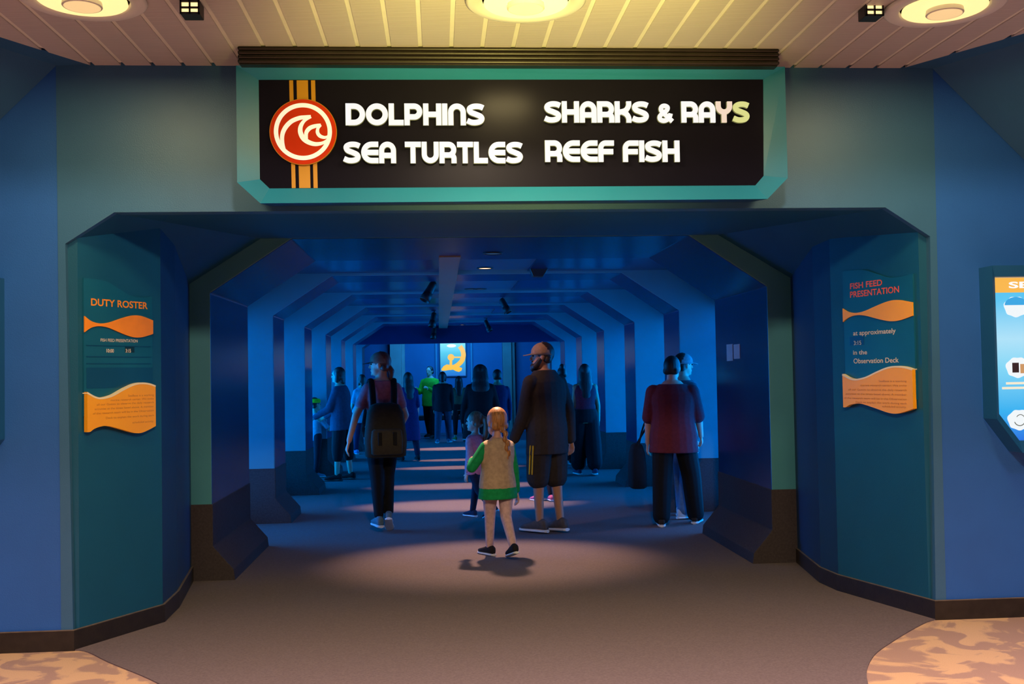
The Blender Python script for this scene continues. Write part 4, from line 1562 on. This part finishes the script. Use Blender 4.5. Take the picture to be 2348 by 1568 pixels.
    def cap(s, mat, visor_mat=None):
        hs = s.k * s.hs
        bm = bmesh.new()
        rings = []
        for j in range(8):
            a = R(2 + j * 12.4)
            rings.append([s.Hd(0, -.008, .030) + (s.hr * .090 * math.cos(t) + s.hf * .108 * math.sin(t)) * hs * math.cos(a) + s.hu * .098 * hs * math.sin(a) for t in [2 * math.pi * i / 28 for i in range(28)]])
        rings = [[p - s.hu * .022 * hs for p in rings[0]]] + rings
        loft(bm, rings)
        c = build('cap', bm, mat, s.t, smooth=True)
        bm = bmesh.new()
        outer_, inner_ = [], []
        for i in range(15):
            t = R(25 + 130 * i / 14)
            inner_.append(s.Hd(.086 * math.cos(t), -.008 + .104 * math.sin(t), .020))
            ex = math.sin((i / 14) * math.pi)
            outer_.append(s.Hd(.086 * math.cos(t), -.008 + .104 * math.sin(t) + .078 * ex, .020 - .016 * ex))
        prism(bm, inner_ + outer_[::-1], s.hu * .007 * hs)
        build('visor', bm, visor_mat or mat, c, smooth=False)
        bm = bmesh.new()
        blob(bm, s.Hd(0, -.008, .128), .010 * hs, .010 * hs, .006 * hs)
        build('cap_button', bm, mat, c, smooth=True)
        return c

    def beard(s, mat):
        hs = s.k * s.hs
        A = (s.hr, s.hf, s.hu)
        bm = bmesh.new()
        for q in (-1, 1):
            limb(bm, s.Hd(q * .060, .012, -.03), .020 * hs, s.Hd(q * .040, .050, -.085), .030 * hs)
        limb(bm, s.Hd(-.04, .062, -.095), .028 * hs, s.Hd(.04, .062, -.095), .028 * hs)
        blob(bm, s.Hd(0, .078, -.104), .046 * hs, .034 * hs, .044 * hs, A)
        limb(bm, s.Hd(-.026, .092, -.047), .008 * hs, s.Hd(.026, .092, -.047), .008 * hs)
        remesh('beard', bm, .006, mat, s.t, 3)


WHITE_SOLE = paint('white_rubber_sole', (.72, .70, .68), .5, .05, 20)
BLACK_SOLE = paint('black_rubber_sole', (.02, .02, .02), .5, .05, 20)
BLACKH = hairmat('black_hair', (.008, .006, .005))
DARKH = hairmat('dark_brown_hair', (.022, .012, .008))

exec_people = True
# 1 girl with braid
p = Person('young blonde girl with long braid, cream vest over green top, walking in the light pool', (0.47, 2.52), 24, 1.235, 'c', 'fair', .007, wid=1.16, hs=1.36,
           legs=((14, 5, -6, 0), (-15, 20, -8, 16)), arms=((2, 38, 104, -26), (-6, 10, 8, 8)), head=(6, 0))
p.top('green_top', cloth('green_knit', (.008, .30, .085)), hem=-.19, sleeve=.96, add=.020, flare=.05)
p.top('cream_vest', cloth('cream_fleece', (.50, .36, .22)), hem=-.07, sleeve=.30, add=.032, flare=.035, hood=True)
p.bottom('leggings', cloth('pale_pink_leggings', (.62, .40, .38)), 1.92, .006)
p.shoes(cloth('black_sneaker', (.015, .013, .014)), WHITE_SOLE)
p.hair(hairmat('golden_blonde_hair', (.42, .18, .045)), 'braid')
# 2 girl in pink vest
p = Person('small girl with ponytail in pink vest and dark leggings, walking left of the blonde girl', (0.375, 4.82), 48, 1.13, 'c', 'fair', .008, wid=1.12, hs=1.34,
           legs=((-20, 26, 2, 26), (16, 4, 2, 0)), arms=((-6, 6, 20, 3), (0, 10, 14, 4)), head=(18, 0))
p.top('pink_vest', cloth('pink_quilted_vest', (.52, .17, .24)), hem=-.15, sleeve=.14, add=.028, flare=.03)
p.top('pink_shirt', cloth('pale_pink_shirt', (.50, .22, .26)), hem=-.05, sleeve=.92, add=.01)
p.bottom('leggings', cloth('navy_leggings', (.008, .012, .03)), 1.95, .007)
p.shoes(cloth('navy_sneaker', (.015, .022, .05)), WHITE_SOLE)
p.hair(hairmat('light_brown_hair', (.20, .085, .035)), 'pony')
# 3 tall man
p = Person('tall bearded man in tan cap, dark jacket and black shorts, walking right of the girls', (1.01, 3.74), 40, 1.80, 'm', 'tan', .008, wid=1.10,
           legs=((5, 6, -1, 0), (-3, 5, -2, 4)), arms=((10, 9, 18, 2), (-12, 13, 12, 6)), head=(42, 0), lean=2)
p.top('jacket', cloth('dark_grey_jacket', (.034, .026, .024)), hem=-.20, sleeve=1.0, add=.028, flare=.02, loose=.018, collar=.565)
sh = p.bottom('shorts', cloth('black_shorts', (.030, .024, .022)), .98, .03, .018)
bm = bmesh.new()
for (h, kn, an, fd, fu) in p.legs[:1]:
    for dy in (-.018, .018):
        a, b = h + Vector((-.128, dy - .02, -.12)), kn + Vector((-.118, dy - .02, .05))
        limb(bm, a, .0075, b, .0075, n=8)
build('yellow_stripe', bm, cloth('yellow_stripe_cloth', (.55, .36, .03)), sh, smooth=True)
p.shoes(cloth('grey_sneaker', (.09, .075, .075)), WHITE_SOLE, 1.08)
p.hair(DARKH, 'short')
p.cap(cloth('tan_cap', (.30, .17, .11)))
p.beard(DARKH)
# 4 woman with backpack
bpw = p = Person('woman in cap, mauve shirt and black leggings carrying an olive backpack', (-0.55, 4.10), 10, 1.70, 'f', 'fair', .008,
           legs=((-4, 4, -3, 0), (10, 30, -4, 30)), arms=((-6, 26, 4, 16), (6, 20, 42, -10)), head=(70, 0))
p.top('shirt', cloth('mauve_shirt', (.40, .14, .18)), hem=-.10, sleeve=.30, add=.014, flare=.01)
p.bottom('leggings', cloth('black_leggings', (.006, .006, .008)), 1.9, .006)
p.shoes(cloth('teal_grey_sneaker', (.10, .16, .19)), WHITE_SOLE)
p.hair(hairmat('auburn_hair', (.11, .03, .015)), 'lowpony')
p.cap(cloth('brown_cap', (.20, .12, .09)), cloth('dark_cap_visor', (.02, .018, .02)))
# backpack on her back
k = p.k
bt = thing('backpack', 'large olive black backpack hanging low on the woman in the cap', 'backpack', (-0.55, 4.10, 0.006), R(10))
bm = bmesh.new()
bc = p.T(.02) - p.bk * .235
for z, hx, hy in ((-.215, .17, .07), (-.20, .20, .10), (-.05, .205, .115), (.10, .185, .11), (.21, .165, .095), (.27, .13, .07), (.285, .09, .04)):
    pass
loft(bm, [[bc + EZ * z + EX * hx * math.copysign(abs(math.cos(a)) ** .55, math.cos(a)) + EY * hy * math.copysign(abs(math.sin(a)) ** .55, math.sin(a)) for a in [2 * math.pi * i / 32 for i in range(32)]]
          for z, hx, hy in ((-.225, .15, .06), (-.21, .19, .095), (-.06, .20, .11), (.08, .185, .108), (.20, .17, .095), (.27, .135, .07), (.29, .08, .035))])
build('main_compartment', bm, cloth('olive_black_canvas', (.028, .026, .018)), bt, smooth=True)
bm = bmesh.new()
loft(bm, [[bc + EZ * z - EY * .10 + EX * hx * math.copysign(abs(math.cos(a)) ** .5, math.cos(a)) + EY * hy * math.copysign(abs(math.sin(a)) ** .5, math.sin(a)) for a in [2 * math.pi * i / 28 for i in range(28)]]
          for z, hx, hy in ((-.195, .12, .02), (-.18, .145, .045), (-.06, .15, .055), (.03, .14, .045), (.05, .12, .02))])
fp_ = build('front_pocket', bm, cloth('olive_canvas', (.045, .040, .026)), bt, smooth=True)
for q in (-.07, .07):
    bm = bmesh.new()
    box(bm, bc.x + q - .018, bc.x + q + .018, bc.y - .168, bc.y - .12, bc.z - .10, bc.z + .02)
    build('buckle_strap', bm, cloth('black_webbing', (.010, .010, .010)), bt, bevel=.004)
for q in (-1, 1):
    bm = bmesh.new()
    x_ = q * .105
    pth = catmull([Vector((x_ * .9, bc.y + .06, bc.z + .20)), Vector((x_ * .95, bc.y + .10, p.T(.33).z)), Vector((x_, p.T(.45).y - .11, p.T(.45).z)), Vector((x_ * 1.05, p.T(.5).y - .02, p.T(.52).z + .025)),
                   Vector((x_ * 1.1, p.T(.45).y + .115, p.T(.44).z)), Vector((x_ * 1.2, p.T(.3).y + .14, p.T(.28).z)), Vector((x_ * 1.55, p.T(.15).y + .05, p.T(.1).z)), Vector((x_ * 1.75, bc.y + .06, bc.z - .02))], 5)
    for a, b in zip(pth, pth[1:]):
        limb(bm, a, .030, b, .030, .3, EY if abs((b - a).normalized().y) < .7 else EZ, n=10)
    build('shoulder_strap', bm, cloth('black_webbing', (.010, .010, .010)), bt, smooth=True)
# 5 woman at left window
p = Person('woman with dark bob in blue jacket and black capri trousers facing the left window', (-1.40, 9.18), 72, 1.66, 'f', 'fair', .010, wid=1.1,
           legs=((4, 2, 3, 0), (-4, 2, 3, 0)), arms=((22, 6, 40, 0), (18, 6, 45, 0)), lean=4)
p.top('jacket', cloth('blue_jacket', (.035, .05, .085)), hem=-.14, sleeve=1.0, add=.026, flare=.04, loose=.014)
p.bottom('capri_trousers', cloth('black_cotton', (.006, .006, .007)), 1.32, .018, .02)
p.shoes(cloth('black_shoe', (.012, .012, .012)), BLACK_SOLE)
p.hair(DARKH, 'bob')
# 6 child by the pillar
p = Person('child with yellow green headband beside the woman in blue jacket', (-1.86, 9.75), -50, 1.22, 'c', 'fair', .010,
           legs=((4, 2, 3, 0), (-4, 2, 3, 0)), arms=((30, 8, 50, 0), (40, 8, 40, 0)))
p.top('shirt', cloth('pale_blue_shirt', (.22, .30, .38)), hem=-.1, sleeve=.5)
p.bottom('trousers', cloth('dark_trousers', (.012, .012, .02)), 1.9, .012)
p.shoes(cloth('grey_blue_sneaker', (.12, .20, .26)), WHITE_SOLE)
p.hair(DARKH, 'short')
hs_ = p.k * p.hs
bm = bmesh.new()
loft(bm, [[p.Hd(0, -.018, .052) + (p.hr * r_ * math.cos(t) + p.hf * (r_ + .012) * math.sin(t) + p.hu * u_) * hs_ for t in [2 * math.pi * i / 28 for i in range(28)]] for r_, u_ in ((.092, -.022), (.098, 0), (.094, .026), (.08, .05))])
build('headband', bm, cloth('lime_headband', (.50, .62, .02)), p.t, smooth=True)
# 7 person in light blue behind the backpack woman
q = at(832, 1042, 2, 0)
p = Person('person in pale blue top half hidden left of the backpack woman', (q.x, q.y), 30, 1.56, 'f', 'fair', .013,
           arms=((10, 14, 10, 4), (10, 10, 10, 4)))
p.top('top', cloth('sky_blue_top', (.10, .24, .32)), hem=-.22, sleeve=.4, add=.022, flare=.08)
p.bottom('trousers', cloth('dark_blue_trousers', (.012, .02, .06)), 1.9, .014)
p.shoes(cloth('lilac_shoe', (.35, .30, .55)), WHITE_SOLE)
p.hair(DARKH, 'bob')
# 8 woman in royal blue dress
q = at(938, 1058, 2, 0)
p = Person('woman in royal blue dress with long dark hair, right of the backpack woman', (q.x, q.y), 20, 1.58, 'f', 'fair', .013)
p.top('dress', cloth('royal_blue_dress', (.010, .015, .08)), hem=-.50, sleeve=.5, add=.018, flare=.03)
p.bottom('trousers', cloth('navy_trousers', (.008, .012, .03)), 1.9, .012)
p.shoes(cloth('black_shoe', (.012, .012, .012)), BLACK_SOLE)
p.hair(DARKH, 'long')
# 9 green jacket
q = at(988, 1005, 2, 0)
p = Person('person in bright green jacket standing left of the lit poster', (q.x, q.y), 150, 1.74, 'm', 'fair', .014, wid=1.1,
           arms=((30, 8, 80, -10), (25, 8, 85, -12)))
p.top('jacket', cloth('bright_green_jacket', (.06, .36, .02)), hem=-.14, sleeve=1.0, add=.024, flare=.02)
p.bottom('trousers', cloth('black_trousers', (.006, .006, .007)), 1.95, .016, .012)
p.shoes(cloth('black_shoe', (.012, .012, .012)), BLACK_SOLE)
p.hair(BLACKH, 'short')
# 10 man in black with jeans
q = at(1017, 1016, 2, 0)
p = Person('person in black jacket and blue jeans standing before the lit poster', (q.x, q.y), -5, 1.60, 'm', 'fair', .014, wid=1.06,
           legs=((-6, 8, 4, 0), (10, 4, 3, 0)))
p.top('jacket', cloth('black_jacket', (.008, .008, .010)), hem=-.14, sleeve=1.0, add=.024, flare=.02)
p.bottom('jeans', cloth('blue_jeans', (.025, .05, .08)), 1.95, .014, .01)
p.shoes(cloth('grey_blue_sneaker', (.12, .20, .26)), WHITE_SOLE)
p.hair(BLACKH, 'bob')
# 11 small woman in open back top
q = at(1054, 1012, 2, 0)
p = Person('slim girl in open backed brown top and black trousers, right of the person in jeans', (q.x, q.y), 5, 1.47, 'f', 'fair', .013,
           legs=((4, 4, 2, 0), (-6, 8, 2, 10)), arms=((4, 14, 8, 6), (6, 16, 70, -10)))
p.top('top', cloth('rust_brown_top', (.16, .07, .035)), hem=.06, sleeve=.2, add=.014, collar=.46)
p.bottom('trousers', cloth('black_trousers', (.006, .006, .007)), 1.75, .010)
p.shoes(cloth('orange_sneaker', (.55, .20, .05)), WHITE_SOLE)
p.hair(BLACKH, 'long')
# 12 woman with long black hair, centre
p = Person('woman in black with waist long black hair, seen above the two girls', (0.60, 9.0), 0, 1.665, 'f', 'fair', .010, wid=1.14,
           arms=((10, 16, 20, 6), (4, 16, 20, 6)))
p.top('black_coat', cloth('black_coat', (.006, .006, .007)), hem=-.30, sleeve=1.0, add=.034, flare=.05, loose=.02)
p.bottom('trousers', cloth('black_trousers', (.006, .006, .007)), 1.95, .014)
p.shoes(cloth('black_shoe', (.012, .012, .012)), BLACK_SOLE)
p.hair(BLACKH, 'long', full=1.35)
# 13 woman in maroon top at right
p = Person('woman with long black hair in maroon tank top and wide black trousers', (2.13, 9.05), 2, 1.64, 'f', 'tan', .010, wid=1.05,
           legs=((6, 3, 2, 0), (-6, 6, 2, 4)), arms=((4, 8, 24, 2), (4, 12, 12, 4)))
p.top('tank_top', cloth('maroon_tank_top', (.26, .012, .03)), hem=-.05, sleeve=.0, add=.014, collar=.49)
p.bottom('wide_trousers', cloth('black_trousers', (.006, .006, .007)), 1.75, .022, .045)
p.shoes(cloth('dark_blue_sneaker', (.02, .05, .10)), WHITE_SOLE)
p.hair(BLACKH, 'long')
# 14 person with bun
p = Person('person in dark clothes with hair bun, half hidden behind the tall man', (2.02, 10.9), -4, 1.62, 'f', 'tan', .013)
p.top('top', cloth('slate_top', (.05, .07, .10)), hem=-.12, sleeve=.5, add=.022)
p.bottom('wide_trousers', cloth('black_trousers', (.006, .006, .007)), 1.8, .022, .04)
p.shoes(cloth('black_shoe', (.012, .012, .012)), WHITE_SOLE)
p.hair(BLACKH, 'bun')
# 15 man at right
p = Person('stocky dark haired man in maroon T-shirt and black trousers at the right window', (2.28, 4.02), -18, 1.675, 'm', 'fair', .008, wid=1.16,
           legs=((-9, 4, 2, 0), (9, 3, 9, 0)), arms=((4, 12, 14, 5), (14, 12, 28, 2)), head=(-12, -4))
p.top('t_shirt', cloth('maroon_t_shirt', (.115, .018, .030)), hem=-.16, sleeve=.46, add=.026, flare=.045, loose=.022)
p.bottom('trousers', cloth('black_trousers', (.006, .006, .007)), 1.95, .02, .02)
p.shoes(cloth('dark_brown_shoe', (.03, .022, .018)), WHITE_SOLE)
p.hair(BLACKH, 'short')
# 16 person with cap behind him
p = Person('person in pale cap, blue shirt and jeans facing the right window behind the stocky man', (2.50, 4.50), -68, 1.70, 'm', 'fair', .009, wid=1.0,
           legs=((5, 3, 3, 0), (-5, 5, 3, 0)), arms=((-4, 5, 8, 2), (-4, 5, 8, 2)))
p.top('shirt', cloth('slate_blue_shirt', (.06, .08, .10)), hem=-.14, sleeve=.5, add=.022, flare=.02)
p.bottom('jeans', cloth('light_blue_jeans', (.08, .17, .30)), 1.95, .014, .014)
p.shoes(cloth('white_sneaker', (.5, .55, .6)), WHITE_SOLE)
p.hair(DARKH, 'short')
p.cap(cloth('grey_cap', (.20, .22, .24)))
# his bag
bt = thing('shoulder_bag', 'black bag hanging at hip height left of the stocky man', 'bag', (2.03, 4.62, 0.30))
bm = bmesh.new()
loft(bm, [[Vector((.085 * sx_ * math.copysign(abs(math.cos(a)) ** .6, math.cos(a)), .13 * sx_ * math.copysign(abs(math.sin(a)) ** .6, math.sin(a)), z)) for a in [2 * math.pi * i / 24 for i in range(24)]]
          for z, sx_ in ((0, .75), (.015, 1), (.20, 1.05), (.36, .9), (.44, .65), (.46, .3))])
build('bag_body', bm, cloth('black_nylon', (.010, .010, .012)), bt, smooth=True)
bm = bmesh.new()
sweep(bm, catmull([Vector((0, -.08, .42)), Vector((.10, -.06, .72)), Vector((.40, -.06, 1.14)), Vector((.22, .04, .80)), Vector((0, .08, .42))], 5), .010, 8)
build('bag_strap', bm, cloth('black_webbing', (.010, .010, .010)), bt, smooth=True)
# 17 person in navy behind the black haired woman
p = Person('person in dark navy top between the black haired woman and the tall man', (0.97, 11.2), 10, 1.60, 'm', 'tan', .013)
p.top('top', cloth('navy_top', (.012, .018, .07)), hem=-.14, sleeve=1.0, add=.024)
p.bottom('trousers', cloth('dark_blue_trousers', (.012, .02, .06)), 1.95, .014)
p.shoes(cloth('black_shoe', (.012, .012, .012)), BLACK_SOLE)
p.hair(BLACKH, 'short')
# 18 small child behind the tall man
p = Person('small child with pink sneakers almost hidden behind the tall man', (1.20, 6.15), 15, 1.00, 'c', 'fair', .010,
           legs=((8, 4, 4, 0), (-8, 8, 2, 0)))
p.top('shirt', cloth('navy_top', (.012, .018, .07)), hem=-.1, sleeve=1.0)
p.bottom('trousers', cloth('dark_trousers', (.012, .012, .02)), 1.85, .01)
p.shoes(cloth('pink_sneaker', (.65, .15, .25)), WHITE_SOLE)
p.hair(DARKH, 'short')
